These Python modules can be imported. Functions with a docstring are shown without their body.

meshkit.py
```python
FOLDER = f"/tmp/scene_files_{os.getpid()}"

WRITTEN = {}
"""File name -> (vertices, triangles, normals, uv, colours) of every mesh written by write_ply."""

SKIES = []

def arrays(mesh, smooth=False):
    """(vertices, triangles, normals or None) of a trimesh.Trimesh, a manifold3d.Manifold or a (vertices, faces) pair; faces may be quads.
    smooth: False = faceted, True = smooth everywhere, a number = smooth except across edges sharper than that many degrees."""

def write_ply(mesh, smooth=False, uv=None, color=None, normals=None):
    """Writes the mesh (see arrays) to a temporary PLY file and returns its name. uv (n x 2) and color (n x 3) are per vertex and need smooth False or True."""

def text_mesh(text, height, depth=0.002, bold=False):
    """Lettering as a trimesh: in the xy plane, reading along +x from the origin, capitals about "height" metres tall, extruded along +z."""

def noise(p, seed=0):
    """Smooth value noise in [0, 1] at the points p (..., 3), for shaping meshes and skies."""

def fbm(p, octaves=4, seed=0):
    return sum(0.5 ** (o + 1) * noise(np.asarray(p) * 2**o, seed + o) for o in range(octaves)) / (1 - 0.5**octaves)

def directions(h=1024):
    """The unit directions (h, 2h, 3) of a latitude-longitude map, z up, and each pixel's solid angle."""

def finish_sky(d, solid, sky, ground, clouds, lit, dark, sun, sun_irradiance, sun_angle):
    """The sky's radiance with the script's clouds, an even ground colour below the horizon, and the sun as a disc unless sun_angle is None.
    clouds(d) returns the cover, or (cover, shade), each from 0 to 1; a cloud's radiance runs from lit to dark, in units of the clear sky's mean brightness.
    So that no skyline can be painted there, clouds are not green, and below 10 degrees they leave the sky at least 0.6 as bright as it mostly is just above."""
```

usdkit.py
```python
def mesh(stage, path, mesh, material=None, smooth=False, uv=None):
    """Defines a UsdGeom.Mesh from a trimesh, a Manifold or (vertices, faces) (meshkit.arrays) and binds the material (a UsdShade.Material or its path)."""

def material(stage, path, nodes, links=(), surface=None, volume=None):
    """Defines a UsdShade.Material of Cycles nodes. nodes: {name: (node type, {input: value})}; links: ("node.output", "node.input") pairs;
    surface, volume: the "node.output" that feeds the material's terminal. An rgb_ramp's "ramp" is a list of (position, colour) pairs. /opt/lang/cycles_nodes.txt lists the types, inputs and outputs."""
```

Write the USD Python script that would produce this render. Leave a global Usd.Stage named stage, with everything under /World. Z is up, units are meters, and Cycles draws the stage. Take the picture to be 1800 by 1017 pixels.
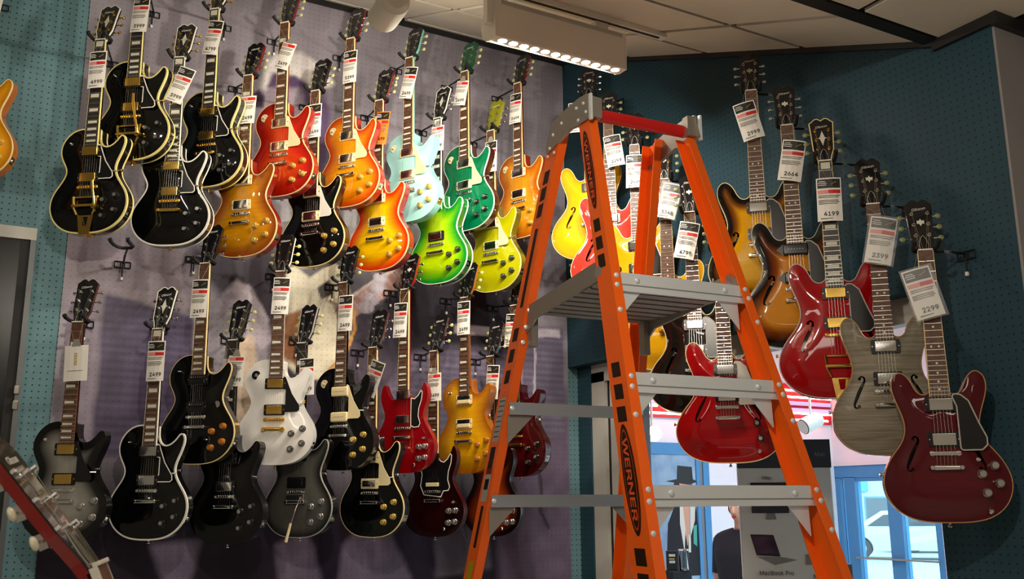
import math, random
import numpy as np, trimesh, shapely, manifold3d, usdkit, meshkit
from scipy.interpolate import CubicSpline
from scipy.spatial import Delaunay, cKDTree
from shapely.geometry import Polygon, Point
from pxr import Usd, UsdGeom, UsdLux, UsdShade, Gf, Sdf, Vt

stage = Usd.Stage.CreateInMemory()
UsdGeom.SetStageUpAxis(stage, 'Z')
UsdGeom.SetStageMetersPerUnit(stage, 1.0)
UsdGeom.Xform.Define(stage, '/World')
rad, PI = math.radians, math.pi
rng = np.random.default_rng(7)

# ------------------------------------------------------------------ camera
EYE, PITCH, ROLL, YAW = np.array([0, 0, 1.75]), .2169, -.0059, .5179   # yaw: clockwise from +y
cam = UsdGeom.Camera.Define(stage, '/World/camera')
cam.CreateHorizontalApertureAttr(36.0)
cam.CreateFocalLengthAttr(34.0)
cam.CreateFStopAttr(16.0)
cam.CreateFocusDistanceAttr(4.2)
fwd = np.array([math.sin(YAW) * math.cos(PITCH), math.cos(YAW) * math.cos(PITCH), math.sin(PITCH)])
rgt0 = np.array([math.cos(YAW), -math.sin(YAW), 0]); up0 = np.cross(rgt0, fwd)
cr, sr = math.cos(ROLL), math.sin(ROLL)
rgt = cr * rgt0 + sr * up0; upv = -sr * rgt0 + cr * up0
mm = np.eye(4); mm[0, :3], mm[1, :3], mm[2, :3], mm[3, :3] = rgt, upv, -fwd, EYE
cam.AddTransformOp().Set(Gf.Matrix4d(mm.tolist()))
EXPOSURE = 0.7
cam.CreateExposureAttr(EXPOSURE)

# ------------------------------------------------------------------ sky and lamps
def mat(name, nodes, links, surface):
    return usdkit.material(stage, '/World/Looks/' + name, nodes, links, surface=surface)
dome = UsdLux.DomeLight.Define(stage, '/World/sky')
dome.CreateIntensityAttr(1.3)
dome.CreateColorAttr(Gf.Vec3f(.50, .82, 1.0))

def xf(prim, pos, aim=None):
    m = np.eye(4)
    if aim is not None:      # local -z towards aim
        z = -np.asarray(aim, float); z /= np.linalg.norm(z)
        x = np.cross([0, 0, 1], z) if abs(z[2]) < .99 else np.array([1., 0, 0]); x /= np.linalg.norm(x)
        m[0, :3], m[1, :3], m[2, :3] = x, np.cross(z, x), z
    m[3, :3] = pos
    UsdGeom.Xformable(prim).AddTransformOp().Set(Gf.Matrix4d(m.tolist()))
def rect_light(name, pos, aim, w, h, power, color):
    l = UsdLux.RectLight.Define(stage, '/World/' + name)
    l.CreateWidthAttr(w); l.CreateHeightAttr(h); l.CreateIntensityAttr(power); l.CreateColorAttr(Gf.Vec3f(*color))
    xf(l, pos, aim)
def disk_light(name, pos, aim, r, power, color, cone=None, soft=.6):
    l = UsdLux.DiskLight.Define(stage, '/World/' + name)
    l.CreateRadiusAttr(r); l.CreateIntensityAttr(power); l.CreateColorAttr(Gf.Vec3f(*color))
    if cone:
        s = UsdLux.ShapingAPI.Apply(l.GetPrim()); s.CreateShapingConeAngleAttr(cone); s.CreateShapingConeSoftnessAttr(soft)
    xf(l, pos, aim)
WARM = (1.0, .89, .74)
LED_GLOW = 170.0
# lamps of the room: panels in the flat ceiling behind the camera, heads on the ceiling track, the front shop's panel
PANELS = [(-1.6, .3), (.9, -.9), (-1.6, -2.6), (2.9, -1.6)]
for i, (x, y) in enumerate(PANELS):
    rect_light('panel_lamp_%03d' % i, (x, y, 3.27), (0, 0, -1), 1.1, .5, 4.6, (1, .90, .78))
# track heads: (position of the lens, aim point, power)
HEADS = [((1.205, 3.05, 3.495), (1.35, 4.3, 3.6), 420), ((.42, 3.05, 3.52), (.45, 4.3, 2.95), 115), ((-.35, 3.05, 3.52), (-.3, 4.3, 2.9), 120),
         ((.35, .75, 3.14), (2.0, 3.7, 2.95), 1150), ((1.75, -.9, 3.12), (2.6, 2.3, 1.8), 40)]
CONES = (55, 40, 38, 21, 18)
for i, (p, a, w) in enumerate(HEADS):
    disk_light('head_lamp_%03d' % i, p, np.subtract(a, p), .036, w, WARM, CONES[i])
# the long lamp's beam: its lenses throw their light down and towards the left wall
for i in range(4): disk_light('bar_lamp_%03d' % i, (1.68 + .155 * i, 2.975, 3.455), (-.10, .60, -.62), .03, 650, (1.0, .90, .76), 62, .8)
rect_light('front_shop_lamp', (5.0, 4.6, 3.1), (0, 0, -1), 1.6, 1.6, 3.6, (1, .90, .93))

# ------------------------------------------------------------------ helpers
used = {}
def numbered(parent, name):
    k = (parent, name); n = used.get(k, 0); used[k] = n + 1
    return name if n == 0 else '%s_%03d' % (name, n)
class MB:
    def __init__(s): s.v, s.f, s.n = [], [], 0
    def add(s, v, f=None):
        if f is None: v, f, _ = meshkit.arrays(v)
        f = np.asarray(f)
        if f.shape[1] == 4: f = np.vstack([f[:, [0, 1, 2]], f[:, [0, 2, 3]]])
        s.v.append(np.asarray(v, float)); s.f.append(f + s.n); s.n += len(v); return s
    def mesh(s): return np.vstack(s.v), np.vstack(s.f)
def obj(name, mesh, m, parent=None, smooth=False, uv=None, label=None, kind=None):
    up = '/World' if parent is None else str(parent.GetPath())
    path = up + '/' + numbered(up, name)
    if isinstance(mesh, MB): mesh = mesh.mesh()
    p = usdkit.mesh(stage, path, mesh, m, smooth=smooth, uv=uv).GetPrim()
    if label: p.SetCustomDataByKey('label', label)
    if kind: p.SetCustomDataByKey('kind', kind)
    return p
def tag(p, label, cat, group=None, kind=None):
    p.SetCustomDataByKey('label', label); p.SetCustomDataByKey('category', cat)
    if group: p.SetCustomDataByKey('group', group)
    if kind: p.SetCustomDataByKey('kind', kind)
    return p
def thing(name, label, cat, loc=(0, 0, 0), rotz=0, group=None, matrix=None, kind=None):
    x = UsdGeom.Xform.Define(stage, '/World/' + numbered('/World', name))
    if matrix is not None: x.AddTransformOp().Set(Gf.Matrix4d(np.asarray(matrix).tolist()))
    else:
        x.AddTranslateOp().Set(Gf.Vec3d(*map(float, loc)))
        if rotz: x.AddRotateZOp().Set(float(rotz))
    return tag(x.GetPrim(), label, cat, group, kind)
def struct(name, mesh, m, label, cat, **k):
    return tag(obj(name, mesh, m, **k), label, cat, kind='structure')
BF = np.array([[0, 2, 3, 1], [4, 5, 7, 6], [0, 1, 5, 4], [2, 6, 7, 3], [0, 4, 6, 2], [1, 3, 7, 5]])
def bx(x0, x1, y0, y1, z0, z1, mb=None):
    v = np.array([[x, y, z] for z in (z0, z1) for y in (y0, y1) for x in (x0, x1)], float)
    return (mb or MB()).add(v, BF)
def cb(cx, cy, cz, sx, sy, sz, mb=None): return bx(cx - sx / 2, cx + sx / 2, cy - sy / 2, cy + sy / 2, cz - sz / 2, cz + sz / 2, mb)
def rbox(cx, cy, cz, sx, sy, sz, r, mb=None):   # rounded box
    r = min(r, sx / 2.01, sy / 2.01, sz / 2.01)
    sp = manifold3d.Manifold.sphere(r, 8)
    h = manifold3d.Manifold.batch_hull([sp.translate((cx + a * (sx / 2 - r), cy + b * (sy / 2 - r), cz + c * (sz / 2 - r))) for a in (-1, 1) for b in (-1, 1) for c in (-1, 1)])
    return (mb or MB()).add(h)
def tube(pts, r, n=8, mb=None, caps=True):
    p = np.asarray(pts, float); r = np.broadcast_to(np.asarray(r, float), (len(p),))
    t = np.gradient(p, axis=0); t /= np.linalg.norm(t, axis=1, keepdims=True) + 1e-12
    ref = np.array([0, 0, 1.]) if abs(t[:, 2]).mean() < .8 else np.array([1., 0, 0])
    a = np.cross(t, ref); a /= np.linalg.norm(a, axis=1, keepdims=True) + 1e-12; b = np.cross(t, a)
    an = np.arange(n) * 2 * PI / n
    v = (p[:, None] + r[:, None, None] * (np.cos(an)[None, :, None] * a[:, None] + np.sin(an)[None, :, None] * b[:, None])).reshape(-1, 3)
    f = []
    for i in range(len(p) - 1):
        for j in range(n):
            k = (j + 1) % n; f.append([i * n + j, i * n + k, (i + 1) * n + k, (i + 1) * n + j])
    f = np.array(f); f = np.vstack([f[:, [0, 1, 2]], f[:, [0, 2, 3]]])
    if caps:
        e = []
        for j in range(1, n - 1): e += [[0, j + 1, j], [(len(p) - 1) * n, (len(p) - 1) * n + j, (len(p) - 1) * n + j + 1]]
        f = np.vstack([f, e])
    return (mb or MB()).add(v, f)
def cyl(p0, p1, r, n=12, mb=None, r1=None): return tube([p0, p1], [r, r if r1 is None else r1], n, mb)
def lathe(prof, o, ax, n=16, mb=None):      # prof: (radius, height along ax)
    ax = np.asarray(ax, float) / np.linalg.norm(ax)
    a = np.cross(ax, [0, 0, 1.] if abs(ax[2]) < .8 else [1., 0, 0]); a /= np.linalg.norm(a); b = np.cross(ax, a)
    an = np.arange(n) * 2 * PI / n; v = []
    for r, h in prof: v.append(np.asarray(o) + ax * h + max(r, 1e-6) * (np.cos(an)[:, None] * a + np.sin(an)[:, None] * b))
    f = [[i * n + j, i * n + (j + 1) % n, (i + 1) * n + (j + 1) % n, (i + 1) * n + j] for i in range(len(prof) - 1) for j in range(n)]
    return (mb or MB()).add(np.vstack(v), np.array(f))
def ell(c, r, n=10, mb=None, M=None):
    s = trimesh.creation.uv_sphere(1.0, count=[n, n + 2]); v = np.array(s.vertices) * r
    if M is not None: v = v @ np.asarray(M).T
    return (mb or MB()).add(v + c, s.faces)
def ext(poly, t0, t1, fr=None, mb=None):   # shapely polygon in (a, b) extruded along the third axis; fr maps (a, b, t) arrays to xyz
    mb = mb or MB()
    for g in getattr(poly, 'geoms', [poly]):
        m = trimesh.creation.extrude_polygon(g, t1 - t0, engine='earcut'); v = np.array(m.vertices); v[:, 2] += t0
        mb.add(v if fr is None else fr(v), m.faces)
    return mb
FRONT = lambda v: np.stack([v[:, 0], -v[:, 2], v[:, 1]], 1)      # (x, z) outline, thickness towards the viewer (-y)
def rrect(x0, z0, x1, z1, r): return shapely.box(x0 + r, z0 + r, x1 - r, z1 - r).buffer(r, quad_segs=4)
def spl(segs, step=.005):
    out = []
    for s in segs:
        s = np.array(s, float)
        if len(s) == 2: out.append(s[:1]); continue
        d = np.r_[0, np.cumsum(np.linalg.norm(np.diff(s, axis=0), axis=1) ** .6)]
        cs = CubicSpline(d, s); q = cs(np.linspace(0, d[-1], 400))
        L = np.r_[0, np.cumsum(np.linalg.norm(np.diff(q, axis=0), axis=1))]
        n = max(2, int(L[-1] / step)); w = np.linspace(0, L[-1], n + 1)[:-1]
        out.append(np.stack([np.interp(w, L, q[:, 0]), np.interp(w, L, q[:, 1])], 1))
    return np.vstack(out)
def text(s, h, d=.0006, bold=False, shear=0):
    m = meshkit.text_mesh(s, h, d, bold); v = np.array(m.vertices); v[:, 0] += shear * v[:, 1]
    return v - [(v[:, 0].max() + v[:, 0].min()) / 2, 0, 0], np.array(m.faces)

# ------------------------------------------------------------------ materials
def pm(name, color, rough=.5, metal=0, coat=0, spec=.5, noise=None, bump=None, emit=None, glow=0):
    p = {'base_color': color, 'roughness': rough, 'metallic': metal, 'coat_weight': coat, 'specular_ior_level': spec}
    if emit: p.update(emission_color=emit, emission_strength=glow)
    nodes, links = {'p': ('principled_bsdf', p)}, []
    if noise:       # (scale, second colour)
        nodes.update(c=('texture_coordinate', {}), n=('noise_texture', {'scale': noise[0], 'detail': 4}), r=('rgb_ramp', {'ramp': [(.3, color), (.7, noise[1])]}))
        links += [('c.object', 'n.vector'), ('n.fac', 'r.fac'), ('r.color', 'p.base_color')]
    if bump:        # (scale, strength)
        nodes.update(c=('texture_coordinate', {}), bn=('noise_texture', {'scale': bump[0], 'detail': 3}), b=('bump', {'strength': bump[1], 'distance': .002}))
        links += [('c.object', 'bn.vector'), ('bn.fac', 'b.height'), ('b.normal', 'p.normal')]
    return mat(name, nodes, links, 'p.BSDF')
def hexc(h):
    c = np.array([int(h[i:i + 2], 16) for i in (0, 2, 4)]) / 255.
    return tuple(np.where(c <= .04045, c / 12.92, ((c + .055) / 1.055) ** 2.4))
def top_mat(name, ramp, flame=0, rough=.22, grain=(5, 1, 70), coat=.9):
    """lacquered top: colour by distance from the edge (uv.x = metres / 0.16), with figured grain across"""
    ramp = [(a, hexc(c)) for a, c in ramp]
    nodes = {'u': ('uvmap', {'attribute': 'st'}), 's': ('separate_xyz', {}), 'r': ('rgb_ramp', {'ramp': ramp}),
             'p': ('principled_bsdf', {'roughness': max(rough, .3), 'specular_ior_level': .06, 'coat_weight': coat, 'coat_roughness': .025})}
    links = [('u.UV', 's.vector'), ('s.x', 'r.fac')]
    if flame:
        nodes.update(c=('texture_coordinate', {}), m=('mapping', {'scale': grain}), n=('noise_texture', {'scale': 1.0, 'detail': 2, 'distortion': .6}),
                     k=('map_range', {'from_min': .3, 'from_max': .7, 'to_min': 1 - flame, 'to_max': 1.0, 'clamp': True}), x=('combine_xyz', {}),
                     q=('mix', {'mix_type': 'multiply', 'fac': 1.0}))
        links += [('c.object', 'm.vector'), ('m.vector', 'n.vector'), ('n.fac', 'k.value'), ('k.result', 'x.x'), ('k.result', 'x.y'), ('k.result', 'x.z'), ('r.color', 'q.color1'), ('x.vector', 'q.color2'), ('q.color', 'p.base_color')]
    else: links.append(('r.color', 'p.base_color'))
    return mat(name, nodes, links, 'p.BSDF')
def pegboard(name, color, ax, kind='color', holes=.85):
    nodes = {'g': ('geometry', {}), 's': ('separate_xyz', {}), 'p': ('principled_bsdf', {'roughness': .6, 'specular_ior_level': .25})}
    links = [('g.position', 's.vector')]
    for a in ax:
        nodes.update({'d' + a: ('math', {'math_type': 'divide', 'value2': .0254}), 'f' + a: ('math', {'math_type': 'fraction'}), 'o' + a: ('math', {'math_type': 'subtract', 'value2': .5})})
        links += [('s.' + a, 'd%s.value1' % a), ('d%s.value' % a, 'f%s.value1' % a), ('f%s.value' % a, 'o%s.value1' % a)]
    nodes.update(v=('combine_xyz', {}), l=('vector_math', {'math_type': 'length'}), t=('map_range', {'from_min': .10, 'from_max': .15, 'to_min': holes, 'to_max': 0., 'clamp': True}),
                 mx=('mix', {'mix_type': 'mix', 'color2': (.004, .005, .006)}), nz=('noise_texture', {'scale': 2.2, 'detail': 5}),
                 nr=('map_range', {'from_min': .3, 'from_max': .7, 'to_min': .86, 'to_max': 1.08}), nx=('combine_xyz', {}), nm=('mix', {'mix_type': 'multiply', 'fac': 1.0, 'color1': color}))
    links += [('o%s.value' % ax[0], 'v.x'), ('o%s.value' % ax[1], 'v.y'), ('v.vector', 'l.vector1'), ('l.value', 't.value'), ('t.result', 'mx.fac'),
              ('g.position', 'nz.vector'), ('nz.fac', 'nr.value'), ('nr.result', 'nx.x'), ('nr.result', 'nx.y'), ('nr.result', 'nx.z'), ('nx.vector', 'nm.color2'), ('nm.color', 'mx.color1'), ('mx.color', 'p.base_color')]
    if kind == 'print':
        nodes['at'] = ('attribute', {'attribute': 'ink'}); links.append(('at.color', 'nm.color1')); nodes['p'][1]['roughness'] = .3
        nodes['nr'][1].update(to_min=.8, to_max=1.15)
    return mat(name, nodes, links, 'p.BSDF')
M = {}
def P(name, *a, **k): M[name] = pm(name, *a, **k)
P('chrome', (.78, .77, .74), .12, 1); P('gold', (.86, .56, .14), .18, 1); P('nickel', (.62, .6, .55), .25, 1)
P('black_plastic', (.006, .006, .007), .25); P('cream', hexc('e8d6a6'), .35); P('white_plastic', hexc('e6e2d6'), .35)
P('cream_binding', hexc('e6cf90'), .35); P('white_binding', hexc('e9e6da'), .35); P('grey_binding', hexc('a8a49a'), .4)
P('yellow_binding', hexc('e6d68a'), .35)
P('rosewood', hexc('6a4832'), .5, noise=(60, hexc('4a3022'))); P('ebony', hexc('33302e'), .4, noise=(60, hexc('26221f')))
P('fret', (.75, .73, .66), .25, 1); P('pearl', hexc('d9d6c4'), .2); P('bone', hexc('e8e2cf'), .4)
P('button_green', hexc('cfd08a'), .25); P('button_olive', hexc('7d8258'), .3); P('button_cream', hexc('e9e4c6'), .3)
P('gold_knob', (.75, .52, .12), .22, .6, .8); P('amber_knob', hexc('a8641a'), .2, 0, .8); P('black_knob', (.008, .008, .008), .2, 0, .5); P('silver_knob', (.55, .54, .52), .25, .9)
P('string', (.7, .68, .6), .3, 1); P('card', hexc('efece4'), .5); P('card_orange', hexc('e8842c'), .4); P('ink_black', (.012, .011, .010), .5)
P('ink_red', hexc('d02420'), .5); P('ink_pink', hexc('e58f88'), .5); P('ink_grey', hexc('7a766e'), .6); P('ink_gold', hexc('b79a3a'), .5); P('ink_white', hexc('d8d6d0'), .5)
P('black_metal', (.01, .01, .011), .4, .3); P('foam', (.008, .008, .008), .75); P('veneer', (.007, .007, .008), .12, 0, .8)
P('fiberglass', hexc('ee6008'), .42, bump=(300, .15)); P('aluminium', (.82, .87, .91), .42, .45, bump=(200, .05)); P('aluminium_dull', (.40, .43, .45), .45, .7)
P('dark_steel', (.34, .31, .27), .5, .7); P('red_tube', hexc('c01414'), .35); P('decal', hexc('3a2416'), .5); P('decal_orange', hexc('d8501a'), .5); P('label_white', hexc('d9d6cc'), .5); P('label_yellow', hexc('d8d020'), .5)
P('lamp_white', hexc('efebe0'), .45); P('tile', hexc('e4ddcf'), .9, bump=(220, .4), noise=(3, hexc('dbd3c3'))); P('grid_black', (.012, .012, .013), .5)
P('tie_clear', hexc('8f8b84'), .4)
P('led', (1, 1, 1), .5, emit=(1, .90, .76), glow=LED_GLOW)
P('grey_wall', hexc('8f8c8c'), .7, noise=(4, hexc('878485'))); P('plain_wall', hexc('c4c0b8'), .8); P('carpet', hexc('dad4ca'), .6)
P('frame_grey', hexc('b9b7ae'), .5); P('door_grey', hexc('74767a'), .5); P('gap_black', (.006, .006, .006), .7); P('pink_wall', hexc('e2dfe4'), .7)
P('case_frame', hexc('55585a'), .4, .3); P('dark_glass', (.006, .006, .007), .25, 0, 0, .15); P('neon_red', (.9, .1, .1), .4, emit=(1, .30, .26), glow=6.0); P('red_panel', hexc('a00c1c'), .5)
P('neon_white', (.22, .20, .36), .4, emit=(.7, .6, 1.0), glow=.35); P('daylight_tint_frame', hexc('4383b4'), .5); P('asphalt', hexc('8a9092'), .9); P('white_trim', hexc('d8d6d6'), .5)  # frames: grey-blue aluminium with the blue of daylight put into the colour
P('tyre', (.012, .012, .012), .8); P('car_glass', (.05, .07, .08), .08); P('stucco', hexc('a9b0b2'), .9); P('sign_green', hexc('3f9a86'), .5)
P('skin', hexc('c58f74'), .5); P('hair', hexc('1c1512'), .6); P('dark_shirt', hexc('17161c'), .8); P('dark_pants', hexc('191a1e'), .85); P('wood', hexc('7a5a3c'), .5)
P('board_white', hexc('c9c4b8'), .6); P('board_dark', hexc('2a2c30'), .5)
M['glass'] = mat('glass', {'t': ('transparent_bsdf', {'color': (.93, .97, .98)}), 'g': ('glossy_bsdf', {'roughness': .02, 'color': (.9, .9, .9)}), 'f': ('fresnel', {'IOR': 1.45}), 'm': ('mix_closure', {})},
                 [('f.fac', 'm.fac'), ('t.BSDF', 'm.closure1'), ('g.BSDF', 'm.closure2')], 'm.closure')
M['sleeve'] = mat('sleeve', {'t': ('transparent_bsdf', {'color': (.96, .96, .96)}), 'g': ('glossy_bsdf', {'roughness': .3, 'color': (.95, .95, .95)}), 'm': ('mix_closure', {'fac': .07})},
                  [('t.BSDF', 'm.closure1'), ('g.BSDF', 'm.closure2')], 'm.closure')
TEAL = hexc('64888f')
M['peg_left'] = pegboard('peg_left', TEAL, 'xz'); M['peg_right_shaded'] = pegboard('peg_right_shaded', hexc('25424e'), 'yz', holes=.8)  # right wall: same teal, darkened so its dim shade sits in the colour
M['mural'] = pegboard('mural', (1, 1, 1), 'xz', 'print', holes=.28)

# ------------------------------------------------------------------ the room
LW, RW = 4.315, 2.80            # planes of the left wall (y) and the right wall (x)
FY, FZ, CK = 1.955, 3.305, .390   # fold of the ceiling and its slope beyond
cz = lambda y: FZ + CK * max(0, y - FY)
XL, YB, XR = -3.0, -4.0, 5.2
struct('floor', bx(XL, XR, YB, LW, -.1, 0), M['carpet'], 'pale vinyl floor of the guitar shop', 'floor')
def prism_x(poly, x0, x1): return ext(Polygon(poly), x0, x1, lambda v: np.stack([v[:, 2], v[:, 0], v[:, 1]], 1))
struct('wall_left', bx(XL, RW + .15, LW, LW + .12, 0, 4.45), M['peg_left'], 'teal pegboard wall behind the mural and the rows of guitars', 'wall')
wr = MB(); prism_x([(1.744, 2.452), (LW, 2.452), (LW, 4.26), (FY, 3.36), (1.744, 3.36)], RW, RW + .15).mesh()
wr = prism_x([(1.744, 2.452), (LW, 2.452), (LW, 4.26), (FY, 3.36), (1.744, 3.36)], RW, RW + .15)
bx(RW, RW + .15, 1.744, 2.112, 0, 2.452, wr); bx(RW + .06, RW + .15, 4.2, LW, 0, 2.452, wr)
struct('wall_right', wr, M['peg_right_shaded'], 'teal pegboard wall above the wide opening, shade put into its colour', 'wall')
struct('wall_return', bx(RW + .002, XR, 1.735, 1.85, 0, 3.36), M['grey_wall'], 'plain grey wall at the far right edge', 'wall')
struct('wall_back', bx(XL, XR, YB - .1, YB, 0, 3.4), M['plain_wall'], 'plain wall behind the camera', 'wall')
struct('wall_side', bx(XL - .1, XL, YB, LW, 0, 4.5), M['plain_wall'], 'plain side wall of the shop', 'wall')
struct('wall_end', bx(XR, XR + .1, YB, 1.85, 0, 3.4), M['plain_wall'], 'plain end wall right of the column', 'wall')
# ceiling: dark bars with lay-in tiles, flat near the camera and rising to the left wall
cm = bx(XL, XR, YB, FY, FZ + .004, FZ + .06)
v = np.array([[x, y, cz(y) + dz] for dz in (.004, .06) for y in (FY, LW + .1) for x in (XL, RW + .14)]); cm.add(v, BF)
ceil = struct('ceiling', cm, M['grid_black'], 'suspended ceiling of pale tiles in dark bars, sloping up to the left wall', 'ceiling')
T = .608; X0 = 2.405
ys = [FY] + [FY + .57 * k for k in range(1, 5)] + [LW + .05]
def tile(x0, x1, y0, y1):
    x1 = min(x1, (XR if y1 <= 1.75 else RW + .1))
    if x1 - x0 < .05 or y1 - y0 < .03: return
    g = .015; v = np.array([[x, y, cz(y) + dz] for dz in (-.008, .006) for y in (y0 + g, y1 - g) for x in (x0 + g, x1 - g)]); m = MB().add(v, BF)
    obj('tile', m, M['tile'], ceil)
for i in range(-9, 5):
    x0 = X0 + i * T
    for k in range(5): tile(max(x0, XL), x0 + T, ys[k] + (.02 if k == 0 else 0), ys[k + 1])
    for k in range(10): tile(max(x0, XL), x0 + T, max(YB, FY - T * (k + 1)), FY - T * k - (.015 if k == 0 else 0))
tr = MB(); bx(XL, RW, LW - .02, LW, 4.185, 4.232, tr)
struct('trim_1', tr, M['grid_black'], 'black edge strip where the sloping ceiling meets the left wall', 'trim')
v = np.array([[x, y, cz(y) + dz] for dz in (-.03, .004) for y in (FY, LW - .02) for x in (RW - .018, RW)])
struct('trim_2', MB().add(v, BF), M['grid_black'], 'black edge strip on the sloping top of the right wall', 'trim')
struct('trim_3', bx(RW - .018, RW, 1.72, FY, FZ - .045, FZ).add(*bx(RW - .02, XR, 1.712, 1.735, FZ - .05, FZ).mesh()), M['grid_black'], 'black edge strip at the ceiling corner top right', 'trim')
struct('trim_4', bx(XL, RW, FY - .02, FY + .028, FZ - .012, FZ + .012), M['grid_black'], 'black bar along the fold of the ceiling', 'trim')

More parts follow.
